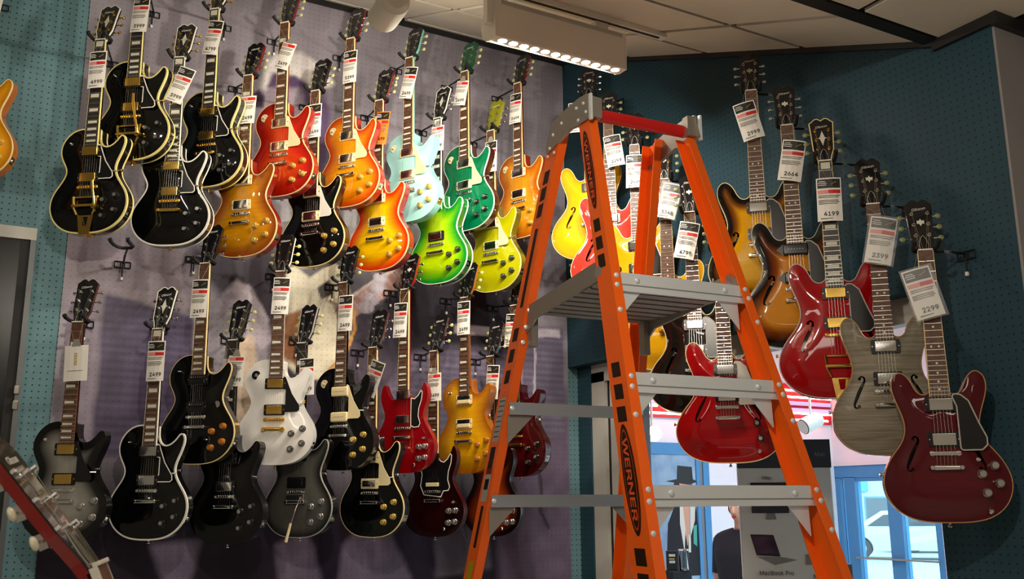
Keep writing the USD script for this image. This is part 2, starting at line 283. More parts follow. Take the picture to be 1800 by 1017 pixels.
# mural on the left wall: one printed sheet
FEAT = [
 ('low', (.017, .012, .023), .10, [(.272, 1.944), (2.316, 2.009), (2.409, 1.1), (.272, 1.1)]),
 ('right', (.14, .11, .17), .08, [(2.382, 2.296), (2.759, 2.315), (2.8, 1.1), (2.441, 1.1)]),
 ('corner', (.33, .28, .33), .06, [(.322, 2.811), (.731, 2.838), (.84, 2.645), (.752, 2.535), (.323, 2.545)]),
 ('lilac', (.30, .255, .33), .05, [(.36, 2.60), (.50, 2.60), (.53, 1.98), (.40, 2.0)]),
 ('lilac2', (.30, .23, .32), .05, [(.56, 1.97), (.62, 2.25), (.70, 2.2), (.66, 1.9)]),
 ('ampL', (.10, .08, .145), .02, [(.493, 2.61), (.847, 2.543), (.849, 1.954), (.491, 1.948)]),
 ('ampR', (.145, .125, .185), .02, [(1.785, 2.60), (2.765, 2.66), (2.755, 2.106), (1.796, 2.024)]),
 ('jacket', (.055, .045, .065), .05, [(.85, 2.84), (1.078, 2.881), (1.513, 2.879), (1.866, 2.979), (1.9, 2.55), (1.68, 2.2), (1.426, 2.0), (1.198, 2.5), (.95, 2.70)]),
 ('jacket2', (.035, .03, .042), .05, [(1.779, 2.99), (2.283, 2.95), (2.55, 2.86), (2.416, 2.56), (1.997, 2.53), (1.76, 2.45)]),
 ('floor2', (.10, .08, .11), .1, [(1.45, 2.5), (1.7, 2.4), (1.75, 2.0), (1.4, 2.0)]),
 ('line1', (.5, .45, .52), .01, [(2.121, 2.621), (2.748, 2.649), (2.747, 2.612), (2.121, 2.586)]),
 ('shade', (.11, .07, .15), .05, [(1.251, 3.787), (1.373, 3.754), (1.425, 3.614), (1.39, 3.1), (1.334, 3.3), (1.258, 3.641)]),
 ('cheek', (.34, .28, .35), .04, [(1.08, 3.661), (1.155, 3.742), (1.252, 3.758), (1.288, 3.588), (1.209, 3.485), (1.104, 3.508)]),
 ('hair', (.74, .70, .70), .03, [(1.133, 3.813), (1.164, 3.862), (1.275, 3.897), (1.369, 3.85), (1.424, 3.78), (1.367, 3.747), (1.28, 3.779), (1.195, 3.789), (1.153, 3.741), (1.103, 3.689)]),
 ('brow', (.10, .06, .14), .02, [(1.13, 3.70), (1.15, 3.76), (1.25, 3.77), (1.30, 3.74), (1.22, 3.72)]),
 ('eye', (.06, .04, .09), .015, [(1.055, 3.64), (1.08, 3.66), (1.105, 3.64), (1.1, 3.59), (1.065, 3.585)]),
 ('arm', (.46, .40, .46), .02, [(.985, 2.66), (1.03, 2.73), (1.09, 2.70), (1.15, 2.60), (1.20, 2.48), (1.15, 2.44), (1.06, 2.52)]),
 ('body2', (.62, .48, .36), .02, [(1.013, 2.43), (1.098, 2.488), (1.131, 2.361), (1.116, 2.158), (1.056, 2.105), (1.025, 2.229)]),
 ('body', (.72, .66, .50), .012, [(1.22, 2.60), (1.235, 2.806), (1.293, 2.83), (1.363, 2.775), (1.471, 2.875), (1.529, 2.825), (1.571, 2.69), (1.559, 2.524), (1.516, 2.386), (1.422, 2.314), (1.328, 2.322), (1.256, 2.40)]),
 ('wood', (.30, .13, .06), .015, [(1.237, 2.578), (1.342, 2.627), (1.374, 2.51), (1.326, 2.374), (1.258, 2.409)]),
 ('neck', (.30, .17, .15), .006, [(1.493, 2.655), (1.87, 2.93), (1.93, 2.87), (1.524, 2.57)]),
 ('string', (.52, .42, .38), .003, [(1.493, 2.655), (1.87, 2.93), (1.865, 2.942), (1.487, 2.664)]),
 ('fret', (.42, .30, .27), .004, [(1.62, 2.735), (1.66, 2.66), (1.668, 2.664), (1.628, 2.74)]), ('fret', (.42, .30, .27), .004, [(1.72, 2.81), (1.765, 2.735), (1.773, 2.739), (1.728, 2.815)]), ('fret', (.42, .30, .27), .004, [(1.80, 2.87), (1.85, 2.80), (1.858, 2.804), (1.808, 2.875)]),
 ('gold', (.62, .36, .06), .004, [(1.30, 2.555), (1.345, 2.60), (1.352, 2.592), (1.308, 2.548)]), ('gold2', (.60, .30, .08), .004, [(1.56, 2.70), (1.585, 2.64), (1.582, 2.55), (1.55, 2.46), (1.47, 2.36), (1.475, 2.352), (1.56, 2.455), (1.594, 2.55), (1.597, 2.645), (1.57, 2.705)]),
 ('slot', (.10, .05, .06), .004, [(1.305, 2.50), (1.335, 2.53), (1.34, 2.52), (1.31, 2.49)]), ('pickup', (.05, .04, .04), .008, [(1.40, 2.74), (1.45, 2.78), (1.47, 2.72), (1.42, 2.69)]),
 ('finger', (.40, .35, .42), .008, [(.985, 2.66), (1.0, 2.58), (1.06, 2.50), (1.08, 2.505), (1.03, 2.60), (1.02, 2.68)]), ('finger2', (.52, .46, .52), .008, [(1.06, 2.70), (1.10, 2.63), (1.17, 2.55), (1.18, 2.57), (1.12, 2.66), (1.08, 2.72)]),
 ('grid', (.50, .46, .52), .003, [(2.52, 2.62), (2.527, 2.62), (2.50, 2.25), (2.493, 2.25)]), ('grid', (.50, .46, .52), .003, [(2.60, 2.62), (2.607, 2.62), (2.58, 2.25), (2.573, 2.25)]),
 ('cable', (.06, .05, .07), .006, [(2.60, 1.90), (2.62, 1.80), (2.61, 1.70), (2.66, 1.62), (2.67, 1.625), (2.625, 1.71), (2.635, 1.80), (2.615, 1.905)]),
 ('strip', (.55, .52, .54), .006, [(.855, 2.60), (.90, 2.60), (.91, 2.30), (.87, 2.30)]),
 ('boot1', (.15, .12, .17), .03, [(1.585, 1.561), (1.718, 1.71), (1.895, 1.407), (1.563, 1.389)]),
 ('boot2', (.15, .12, .17), .03, [(1.271, 1.569), (1.397, 1.615), (1.457, 1.425), (1.304, 1.401)]),
 ('boot3', (.16, .13, .19), .03, [(.748, 1.583), (.93, 1.59), (.893, 1.449), (.827, 1.422)]),
 ('case', (.09, .075, .10), .03, [(2.05, 1.62), (2.30, 1.64), (2.32, 1.45), (2.04, 1.42)])]
mx0, mx1, mz0, mz1, ms = .318, RW - .004, 1.1, 4.2, .0085
nx, nz = int((mx1 - mx0) / ms), int((mz1 - mz0) / ms)
gx, gz = np.meshgrid(np.linspace(mx0, mx1, nx), np.linspace(mz0, mz1, nz))
q = np.stack([gx.ravel(), gz.ravel(), 0 * gx.ravel()], 1)
wob = np.stack([meshkit.fbm(q * 9, 3, 1) - .5, meshkit.fbm(q * 9, 3, 2) - .5], 1) * .022
qq = q[:, :2] + wob
base = np.array([.285, .262, .305]) * (1 + .5 * (meshkit.fbm(q * 3, 4, 5) - .5))[:, None]
ink = base.copy()
for nm, c, soft, pts in FEAT:
    d = shapely.distance(Polygon(pts), shapely.points(qq)); w = np.clip(1 - d / max(soft, .004), 0, 1)[:, None]
    cc = np.array(c) * (1 + .55 * (meshkit.fbm(q * 14, 3, len(nm)) - .5))[:, None]
    if nm.startswith('amp'): cc = cc * (1 + .16 * np.sin(q[:, 1:2] * 2 * PI / .0335))
    if nm == 'neck': cc = cc * (1 + .5 * (np.sin((q[:, 0:1] + q[:, 1:2]) * 2 * PI / .06) > .8))
    if nm == 'low': w = w * np.clip((2.02 - q[:, 1:2]) / .3, 0, 1)
    ink = ink * (1 - w) + cc * w
for (x, z, r) in ((1.677, 2.714, .045), (1.705, 2.774, .042), (1.724, 2.827, .04), (1.649, 2.67, .045), (1.70, 2.90, .04)):
    d = np.hypot((qq[:, 0] - x), (qq[:, 1] - z) * 1.3); w = np.clip((r - d) / .006, 0, 1)[:, None]; ink = ink * (1 - w) + np.array([.45, .40, .46]) * (1 - .35 * (d / r)[:, None] ** 3) * w
i0 = (np.arange(nz - 1)[:, None] * nx + np.arange(nx - 1)[None]).ravel()
mf = np.stack([i0, i0 + 1, i0 + nx + 1, i0 + nx], 1); mv = np.stack([q[:, 0], np.full(len(q), LW - .004), q[:, 1]], 1)
mural = obj('wall_mural', (mv, mf), M['mural'])
UsdGeom.PrimvarsAPI(mural).CreatePrimvar('ink', Sdf.ValueTypeNames.Color3fArray, 'vertex').Set(Vt.Vec3fArray.FromNumpy(ink.astype(np.float32)))
tag(mural, 'large purple toned mural print of a guitarist covering the left wall', 'mural')
obj('backing', bx(mx0, mx1, LW - .0035, LW - .0005, mz0, mz1), M['frame_grey'], mural)
# dark glazed display case at the left edge
dc = thing('display_case', 'dark glass display case in a grey aluminium frame at left edge', 'display case', (-.9, LW - .03, .9))
obj('frame', bx(0, 1.10, -.02, .028, 1.905, 1.955), M['frame_grey'], dc)
obj('side_frame', bx(1.08, 1.10, -.02, .028, 0, 1.905).add(*bx(0, .025, -.02, .028, 0, 1.905).mesh()), M['case_frame'], dc, kind='stuff')
obj('inner_frame', bx(1.045, 1.08, -.012, .028, 0, 1.905), M['gap_black'], dc)
obj('glass_panel', bx(.025, 1.045, -.006, .004, 0, 1.905), M['dark_glass'], dc)
for z in (1.235, 1.295): obj('catch', rbox(1.085, -.024, z, .022, .012, .035, .004), M['chrome'], dc)

# track and lamps on the sloping ceiling
ty = 2.95; tz = cz(ty) - .035
t = thing('lighting_track', 'grey white lighting track fixed along the sloping ceiling', 'track', (0, ty, tz))
obj('rail', bx(-1.6, 2.43, -.018, .018, 0, .032), M['lamp_white'], t)
obj('slot', bx(-1.6, 2.40, -.006, .006, -.002, .004), M['gap_black'], t)
lw = thing('wall_washer_lamp', 'long white lamp with a row of twelve glowing round lenses', 'lamp', (1.61, ty, 3.463))
pr = [(0, 0), (0, .155), (.03, .165), (.075, .15), (.105, .11), (.112, .07), (.10, .03), (.075, .008), (.05, 0)]
obj('housing', prism_x([(a - .02, b) for a, b in pr], .0, .595), M['lamp_white'], lw, smooth=40)
for x in (-.006, .595): obj('end_cap', prism_x([(a * 1.04 - .022, b * 1.02 - .001) for a, b in pr], x, x + .006), M['lamp_white'], lw)
obj('ridge', bx(.02, .58, -.026, -.02, .135, .15), M['frame_grey'], lw)
obj('bracket', bx(-.03, .0, .0, .03, .06, .235), M['lamp_white'], lw); obj('bracket', bx(.47, .53, .0, .035, .155, .235), M['lamp_white'], lw)
for k in range(12):
    c = (.038 + k * .0475, .004, 0)
    ln = obj('lens_ring', lathe([(.0195, .001), (.0195, -.002), (.0172, -.002)], c, (0, 0, 1)), M['lamp_white'], lw)
    obj('lens', lathe([(.0, -.0022), (.0172, -.0022), (.0172, .0005)], c, (0, 0, 1), 14), M['led'], ln)
def track_head(p, a, label, r=.058, L=.16, back=True):
    d = np.subtract(a, p); d = d / np.linalg.norm(d)
    h = thing('track_lamp', label, 'lamp', tuple(p), group='spot lamps on the ceiling')
    obj('can', lathe([(r, .015), (r, -L * .75), (r * .93, -L * .92), (r * .6, -L), (0, -L)], (0, 0, 0), d, 24), M['lamp_white'], h, smooth=30)
    obj('reflector', lathe([(r, .015), (r * .95, .015), (r * .6, -.02), (0, -.025)], (0, 0, 0), d, 20), M['chrome'], h, smooth=30)
    return h
def head_with_stem(p, a, label, top):
    h = track_head(p, a, label)
    d = np.subtract(a, p); d = d / np.linalg.norm(d); b = -d * .09
    obj('stem', cyl(b, (b[0], b[1], top - p[2]), .011), M['lamp_white'], h)
    return h
head_with_stem(HEADS[0][0], HEADS[0][1], 'white cylinder track lamp hanging left of the long lamp', tz - .002)
for k, w_ in ((1, 'second'), (2, 'third')): head_with_stem(HEADS[k][0], HEADS[k][1], 'white track lamp above the frame, %s from the long lamp' % w_, tz - .002)
for k, w_ in ((3, 'nearer the ladder'), (4, 'farther right')): head_with_stem(HEADS[k][0], HEADS[k][1], 'white spot lamp on the flat ceiling behind the camera, %s' % w_, FZ)
for i, (x, y) in enumerate(PANELS):
    t = thing('ceiling_panel_lamp', 'flat ceiling panel lamp behind the camera, ' + ('nearest the left wall', 'right above the camera', 'at the back left', 'at the back right')[i], 'lamp', (x, y, 3.29))
    obj('frame', bx(-.6, .6, -.3, .3, 0, .012), M['lamp_white'], t)

# ------------------------------------------------------------------ guitars
LPA = [(-.026, .436), (-.06, .438), (-.095, .425), (-.124, .396), (-.138, .360), (-.134, .322), (-.118, .289), (-.108, .262), (-.113, .236), (-.135, .200), (-.157, .163), (-.166, .122), (-.158, .080), (-.132, .041), (-.090, .013), (-.045, .002), (0, 0),
       (.045, .002), (.090, .013), (.132, .041), (.158, .080), (.166, .122), (.157, .163), (.135, .200), (.113, .236), (.106, .262), (.110, .288), (.123, .32), (.134, .35), (.139, .375), (.135, .394), (.126, .402)]
LPB = [(.126, .402), (.116, .400), (.104, .386), (.088, .370), (.070, .360), (.052, .360), (.039, .369), (.031, .386), (.0285, .41), (.0275, .436)]
SGH = [(.03, .345), (.04, .330), (.058, .324), (.076, .334), (.093, .362), (.106, .392)]
SGO = [(.106, .392), (.113, .391), (.124, .365), (.127, .335), (.118, .300), (.106, .268), (.105, .242), (.122, .205), (.148, .165), (.165, .120), (.158, .075), (.132, .036), (.090, .012), (.045, .002), (0, 0)]
mir = lambda s: [(-x, z) for x, z in s]
ESH = [(.028, .425), (.034, .412), (.05, .405), (.068, .413), (.084, .441), (.101, .467), (.122, .478), (.142, .468), (.153, .440), (.148, .40), (.132, .355), (.122, .318), (.122, .288), (.135, .253), (.166, .213), (.191, .172), (.203, .128), (.196, .084), (.17, .044), (.125, .015), (.065, .002), (0, 0)]
SPEC = dict(
    lp=dict(segs=[LPA, LPB], T=.05, dome=.013, br=.185, neck0=.395),
    sg=dict(segs=[mir(SGH), mir(SGO)[:-1] + SGO[::-1][:], SGH[::-1]], T=.034, dome=.001, br=.195, neck0=.31),
    es=dict(segs=[mir(ESH)[:-1] + ESH[::-1]], T=.045, dome=.014, br=.215, neck0=.36))
def f_hole(sx):
    c = [(.098, .262), (.092, .270), (.083, .266), (.082, .255), (.092, .236), (.104, .215), (.113, .196), (.122, .176), (.122, .165), (.113, .161), (.107, .168)]
    p = spl([c, [c[-1]] * 2], .003); n = len(p); g = []
    for i in range(n - 1):
        w = .0022 + .0042 * math.sin(PI * i / n) ** 2
        g.append(shapely.LineString(p[i:i + 2]).buffer(w, quad_segs=3))
    g += [Point(.107, .167).buffer(.006), Point(.098, .262).buffer(.0055)]
    q = shapely.union_all(g).simplify(.0006)
    return shapely.affinity.scale(q, sx, 1, origin=(0, 0)) if sx < 0 else q
import shapely.affinity
SPEC['em'] = dict(segs=[[(x * .885, .215 + (z - .215) * .945) for x, z in sg] for sg in SPEC['es']['segs']], T=.043, dome=.013, br=.215, neck0=.36)
for k, S in SPEC.items():
    b = spl(S['segs'], .0055); S['poly'] = Polygon(b)
    if not S['poly'].exterior.is_ccw: b = b[::-1]
    S['b'] = b; S['poly'] = Polygon(b)
    t = np.roll(b, -1, 0) - np.roll(b, 1, 0); t /= np.linalg.norm(t, axis=1, keepdims=True); S['n'] = np.stack([t[:, 1], -t[:, 0]], 1)
    S['tree'] = cKDTree(spl(S['segs'], .0012))
    poly = S['poly']; holes = []
    if k in ('es', 'em'):
        holes = [f_hole(1), f_hole(-1)]
        if k == 'em': holes = [shapely.affinity.scale(h, .885, .945, origin=(0, .215)) for h in holes]
        S['holes'] = holes; poly = poly.difference(shapely.union_all(holes))
    x0, z0, x1, z1 = poly.bounds; g = .010
    X, Z = np.meshgrid(np.arange(x0, x1, g), np.arange(z0, z1, g * .87)); X = X + (np.arange(len(X)) % 2)[:, None] * g / 2
    pt = np.stack([X.ravel(), Z.ravel()], 1); pt = pt[shapely.contains_xy(poly.buffer(-.006), pt[:, 0], pt[:, 1])]
    ring = b - S['n'] * .004; ring = ring[shapely.contains_xy(poly.buffer(-.003), ring[:, 0], ring[:, 1])]
    hb = []
    for h in holes:
        L = h.exterior.length; hb.append(np.array([h.exterior.interpolate(s).coords[0] for s in np.arange(0, L, .0035)]))
    pts = np.vstack([b, ring, pt] + hb)
    tri = Delaunay(pts).simplices; c = pts[tri].mean(1); tri = tri[shapely.contains_xy(poly, c[:, 0], c[:, 1])]
    a = pts[tri]; s = np.cross(a[:, 1] - a[:, 0], a[:, 2] - a[:, 0]); tri = np.where((s > 0)[:, None], tri, tri[:, ::-1])
    dist = S['tree'].query(pts)[0]; dist[:len(b)] = 0
    u = np.clip(dist / .085, 0, 1); hgt = S['dome'] * (u * u * (3 - 2 * u))
    S['top'] = (np.stack([pts[:, 0], -hgt, pts[:, 1]], 1), tri[:, [0, 1, 2]]); S['topuv'] = np.stack([np.clip(dist / .16, 0, 1), pts[:, 1]], 1)
    tb = Delaunay(np.vstack([b, pt])); bt = tb.simplices; c = np.vstack([b, pt])[bt].mean(1); bt = bt[shapely.contains_xy(S['poly'], c[:, 0], c[:, 1])]
    bp = np.vstack([b, pt]); a = bp[bt]; s = np.cross(a[:, 1] - a[:, 0], a[:, 2] - a[:, 0]); bt = np.where((s < 0)[:, None], bt, bt[:, ::-1])
    n = len(b); i = np.arange(n); j = (i + 1) % n; Tk = S['T']; r = .006
    rows = [(0, 0), (0, Tk - r), (r * .3, Tk - r * .3), (r, Tk)]
    sv = np.vstack([np.stack([(b - S['n'] * o)[:, 0], np.full(n, y), (b - S['n'] * o)[:, 1]], 1) for o, y in rows])
    sf = np.vstack([np.stack([m * n + i, (m + 1) * n + i, (m + 1) * n + j, m * n + j], 1) for m in range(3)])
    inn = np.vstack([b - S['n'] * r, pt])
    S['side'] = MB().add(sv, sf).add(np.stack([inn[:, 0], np.full(len(inn), Tk), inn[:, 1]], 1), bt)
    def band(y0, y1, w, o=.0005, b=b, N=S['n'], n=n, i=i, j=j):   # a strip round the edge: outer side y0..y1 and a lip of width w on the face at y0
        ys = -.0006 if y0 <= 0 else y0
        rows = [(b - N * w, ys), (b + N * o, ys), (b + N * o, y1), (b - N * .001, y1)] if y0 <= 0 else [(b - N * .001, y0), (b + N * o, y0), (b + N * o, y1 + .0004), (b - N * w, y1 + .0004)]
        v = np.vstack([np.stack([p[:, 0], np.full(n, y), p[:, 1]], 1) for p, y in rows])
        return v, np.vstack([np.stack([m * n + i, (m + 1) * n + i, (m + 1) * n + j, m * n + j], 1) for m in range(3)])
    S['band'] = band
def dome(k, x, z):
    S = SPEC[k]; u = min(1, S['tree'].query((x, z))[0] / .085); return -S['dome'] * u * u * (3 - 2 * u)

# neck, fretboard and head: shared shapes, in a frame whose origin is the nut (x right, y back, z up)
SC = .628
fz = lambda n: -SC * (1 - 2 ** (-n / 12.))         # fret height below the nut
hw = lambda z: .0215 + .0065 * (-z / .46)           # half width of the board
FE = fz(22) - .007
th17 = rad(15); HU = np.array([0, math.sin(th17), math.cos(th17)]); HN = np.array([0, -math.cos(th17), math.sin(th17)])
HFR = lambda v: np.outer(v[:, 0], [1, 0, 0]) + np.outer(v[:, 1], HU) + np.outer(v[:, 2], HN) + [0, .004, 0]
def hpoly(grow=0):
    p = [(-.0222, -.004), (-.0225, .012), (-.027, .030), (-.0345, .052), (-.0362, .085), (-.0378, .120), (-.0405, .158), (-.0412, .170), (-.033, .176), (-.024, .186), (-.014, .189), (-.006, .184), (0, .179)]
    p = p + [(-x, z) for x, z in p[::-1][1:]]
    return Polygon(p).buffer(grow, join_style=1)
HEAD_CORE, HEAD_FACE = ext(hpoly(), -.0125, .0, HFR), ext(hpoly(-.0004), .0, .002, HFR)
HEAD_BIND = ext(hpoly(.0022).difference(hpoly(-.0016)), -.003, .0026, HFR)
BAR = ext(Polygon([(-.0215, 0), (.0215, 0), (hw(FE), FE), (-hw(FE), FE)]), -.0065, 0, lambda v: np.stack([v[:, 0], -v[:, 2] - .007, v[:, 1]], 1))
def edge_strip(s):
    a, b = .0214, hw(FE) - .0001; w = .0017
    return ext(Polygon([(s * a, 0), (s * (a + w), 0), (s * (b + w), FE), (s * b, FE)]), -.0025, .0070, lambda v: np.stack([v[:, 0], -v[:, 2], v[:, 1]], 1))
FRETS = MB()
for n in range(1, 23):
    z = fz(n); bx(-hw(z) - .0012, hw(z) + .0012, -.0013, .0006, z - .0011, z + .0011, FRETS)
def inlay(n, kind):
    z0, z1 = fz(n), fz(n - 1); c, h = (z0 + z1) / 2, (z1 - z0); w = hw(c)
    y = (-.0004, .0008)
    fr = lambda v: np.stack([v[:, 0], -v[:, 2], v[:, 1]], 1)
    if kind == 'block': return [ext(shapely.box(-w * .72, c - h * .34, w * .72, c + h * .34), -y[1], -y[0], fr)]
    if kind == 'trap': return [ext(Polygon([(-w * .82, c + h * .30), (w * .60, c + h * .24), (w * .60, c - h * .24), (-w * .82, c - h * .30)]), -y[1], -y[0], fr)]
    xs = [-.011, .011] if n == 12 else [0]
    return [ext(Point(x, c).buffer(.0034, quad_segs=3), -y[1], -y[0], fr) for x in xs]
INL = {(k, n): inlay(n, k) for k in ('block', 'trap', 'dot') for n in (1, 3, 5, 7, 9, 12, 15, 17, 19, 21)}
def neck_mesh(z0):
    zs = [.004, -.02, -.12, -.30, z0 + .05, z0]; an = np.linspace(0, PI, 13); v = []
    for z in zs:
        w = hw(min(z, 0)); d = .0155 + .004 * min(1, -z / .3) if z < 0 else .013
        if z == z0: d += .012
        v.append(np.stack([w * np.cos(an), .0065 + d * np.sin(an) ** .8, np.full(13, z)], 1))
    f = [[a * 13 + b, (a + 1) * 13 + b, (a + 1) * 13 + b + 1, a * 13 + b + 1] for a in range(len(zs) - 1) for b in range(12)]
    f += [[a * 13 + 12, (a + 1) * 13 + 12, (a + 1) * 13, a * 13] for a in range(len(zs) - 1)]
    m = MB().add(np.vstack(v), np.array(f)); tubecap = [[0, b, b + 1] for b in range(1, 12)]
    return m.add(v[0], np.array(tubecap))
NUT = rbox(0, -.0025, .002, .0435, .009, .005, .001)
TRC = ext(Polygon([(-.011, .006), (.011, .006), (.0125, .02), (.009, .036), (.003, .05), (0, .053), (-.003, .05), (-.009, .036), (-.0125, .02)]).buffer(.001), .002, .0034, HFR)
TRCE = ext(Polygon([(-.011, .006), (.011, .006), (.0125, .02), (.009, .036), (.003, .05), (0, .053), (-.003, .05), (-.009, .036), (-.0125, .02)]).buffer(.0022), .002, .0027, HFR)
DIAMOND = ext(shapely.union_all([Polygon([(0, .135), (.010, .103), (0, .070), (-.010, .103)]), Polygon([(-.017, .103), (0, .110), (.017, .103), (0, .096)])]), .002, .0024, HFR)
CROWN = ext(shapely.union_all([Polygon([(0, .118), (.007, .104), (0, .090), (-.007, .104)]), Polygon([(-.011, .112), (0, .108), (.011, .112), (.011, .098), (0, .101), (-.011, .098)])]), .002, .0024, HFR)
tv, tf = text('Gibson', .0095, .0004, False, .3); ca, sa = math.cos(.12), math.sin(.12)
LOGO = MB().add(HFR(np.stack([ca * tv[:, 0] - sa * tv[:, 1], sa * tv[:, 0] + ca * tv[:, 1] + .149, tv[:, 2] + .002], 1)), tf)
TUN = []
for s in (-1, 1):
    for k, zz in enumerate((.055, .095, .135)):
        xo = s * (.020 + .0018 * k)
        post = lathe([(.0062, .001), (.0062, .0045), (.0038, .005), (.0038, .013), (0, .013)], HFR(np.array([[xo, zz, 0.]]))[0], HN, 8)
        e = HFR(np.array([[s * .030, zz, -.017]]))[0]; g = HFR(np.array([[s * .050, zz, -.017]]))[0]
        cyl(e, g, .0022, 6, post); c0 = HFR(np.array([[xo, zz, -.018]]))[0]; cb(*c0, .016, .010, .018, post)
        c1 = HFR(np.array([[s * .057, zz, -.017]]))[0]
        but = ell(c1, (.0095, .0036, .0085), 7)
        met = lathe([(.003, 0), (.0062, .002), (.0062, .012), (.004, .014), (0, .014)], HFR(np.array([[s * .048, zz, -.017]]))[0], (s, 0, 0), 8)
        TUN.append((post, but, met))
def strings_mesh(tail_z, br_y):
    m = MB()
    for i in range(6):
        s = (i - 2.5) / 2.5; top = TUN[(0 if i < 3 else 3) + (i if i < 3 else 5 - i)]
        side = -1 if i < 3 else 1; k = i if i < 3 else 5 - i
        p1 = HFR(np.array([[side * (.020 + .0018 * k), .055 + .04 * k, .008]]))[0]
        tube([(s * .026, br_y + .006, tail_z), (s * .026, br_y - .002, -SC), (s * .0175, -.0022, 0), p1], .00042, 3, m, caps=False)
    return m
def pick(kind, w=.0345):
    pass
PK = lambda cx, cz_, y0, y1, w, h, r: rbox(cx, (y0 + y1) / 2, cz_, w, abs(y1 - y0), h, r)
TOPM = {}
def make_guitar(name, spec, label, cat='guitar', loc=None, rotz=0, group=None, matrix=None):
    k = spec['kind']; S = SPEC[spec.get('size', k)]; g = thing(name, label, cat, loc or (0, 0, 0), rotz, group, matrix)
    N = np.array([0, -.0135 if k != 'sg' else -.004, S['br'] + SC])      # nut frame: underside of strings sits above the domed top
    fy = -.0065 + N[1]                                  # board surface
    sh = lambda m: (lambda vf: (vf[0] + N, vf[1]))(m.mesh() if isinstance(m, MB) else m)
    HWm = M[spec.get('hw', 'chrome')]; side = M[spec['side']]; bind = spec.get('bind'); nb = spec.get('nbind', bind)
    body = obj('body', S['side'], side, g, smooth=35)
    obj('top', S['top'], M[spec['top']], body, smooth=True, uv=S['topuv'])
    if bind:
        w = spec.get('bw', .0028)
        obj('binding', S['band'](0, .0068 if w < .004 else .009, w), M[bind], body, smooth=40)
        if spec.get('bind2'): obj('binding', S['band'](S['T'] - .009, S['T'], w), M[bind], body, smooth=40)
    nk = obj('neck', sh(neck_mesh(S['neck0'] - N[2] )), M[spec.get('neck', spec['side'])], g, smooth=50)
    bd = obj('fretboard', (lambda vf: (vf[0] + N + [0, .0, 0], vf[1]))(BAR.mesh()), M[spec.get('board', 'rosewood')], g)
    # BAR spans y -.007..-.0005 in the nut frame, its face at -.007
    fs = np.array([0, -.007, 0])
    for s in ((-1, 1) if nb else ()): obj('edge_binding', (lambda vf: (vf[0] + N + [0, -.007, 0] * 1 + np.array([0, .0066, 0]), vf[1]))(edge_strip(s).mesh()), M[nb], bd)
    obj('frets', (lambda vf: (vf[0] + N + fs, vf[1]))(FRETS.mesh()), M['fret'], bd, kind='stuff')
    ik = spec.get('inlay', 'trap')
    for n in (1, 3, 5, 7, 9, 12, 15, 17, 19, 21):
        if n == 1 and ik != 'block': continue
        for m in INL[(ik, n)]: obj('inlay', (lambda vf: (vf[0] + N + fs, vf[1]))(m.mesh()), M['pearl'], bd)
    hd = obj('headstock', sh(HEAD_CORE), M[spec.get('head', spec.get('neck', spec['side']))], g)
    obj('face_veneer', sh(HEAD_FACE), M[spec.get('face', 'veneer')], hd)
    obj('truss_rod_cover', sh(TRC), M[spec.get('trc', 'black_plastic')], hd); obj('cover_edge', sh(TRCE), M['ink_white'], hd)
    obj('logo', sh(LOGO), M['ink_white'], hd)
    if spec.get('diamond'): obj('diamond_inlay', sh(DIAMOND), M['pearl'], hd)
    elif k == 'es' or spec.get('crown'): obj('crown_inlay', sh(CROWN), M['pearl'], hd)
    if spec.get('hbind'): obj('binding', sh(HEAD_BIND), M[spec['hbind']], hd)
    obj('nut', sh((NUT.mesh()[0] + [0, -.004, 0], NUT.mesh()[1])), M['bone'], g)
    for post, but, met in TUN:
        t = obj('tuner', sh(post), HWm, g, smooth=40)
        b = spec.get('button', 'button_green')
        obj('tuner_button', sh(met if b in ('chrome', 'gold') else but), M[b], t, smooth=40)
    # pickups
    zf = N[2] + FE; br = S['br']; ytop = -S['dome']
    pos = [zf - .020, br + .040] if k != 'es' else [zf - .022, br + .042]
    for q_, kind in enumerate(spec.get('pu', ('chrome', 'chrome'))):
        z = pos[q_]; ring = spec.get('ring', 'cream')
        if kind == 'none': continue
        if kind == 'soap':
            p = obj('pickup', rbox(0, ytop - .005, z, .086, .012, .042, .006), M['cream'], g, smooth=40)
            obj('pole_screws', MB_dots(z, ytop - .0115, .002, 'slot'), M['ink_grey'], p); continue
        if kind == 'dogear':
            pl = Polygon([(-.066, z), (-.044, z + .019), (.044, z + .019), (.066, z), (.044, z - .019), (-.044, z - .019)]).buffer(.002)
            p = obj('pickup', ext(pl, -ytop, -ytop + .003, FRONT).add(*rbox(0, ytop - .006, z, .088, .013, .041, .005).mesh()), M['black_plastic'], g, smooth=40)
            obj('pole_screws', MB_dots(z, ytop - .0125, .0022), M['chrome'], p); continue
        mini = kind == 'mini'
        rg = ext(rrect(-.0445, z - .022, .0445, z + .022, .005), 0, .005, lambda v: np.stack([v[:, 0], ytop - .0 - v[:, 2], v[:, 1]], 1))
        cov = 'chrome' if mini else kind
        if kind in ('zebra', 'open'):
            p = obj('pickup', rbox(0, ytop - .006, z + .009, .067, .013, .0175, .002), M['black_plastic'], g, smooth=40)
            obj('coil', rbox(0, ytop - .006, z - .009, .067, .013, .0175, .002), M['cream' if kind == 'zebra' else 'black_plastic'], p, smooth=40)
        else:
            p = obj('pickup', rbox(0, ytop - .0055, z, .067, .0135, .026 if mini else .036, .0025), M[cov], g, smooth=40)
        obj('pole_screws', MB_dots(z + .010 * (0 if mini else 1), ytop - .0124, .0022), M['gold' if kind == 'gold' else 'chrome'], p)
        if ring: obj('mounting_ring', rg, M[ring], p)
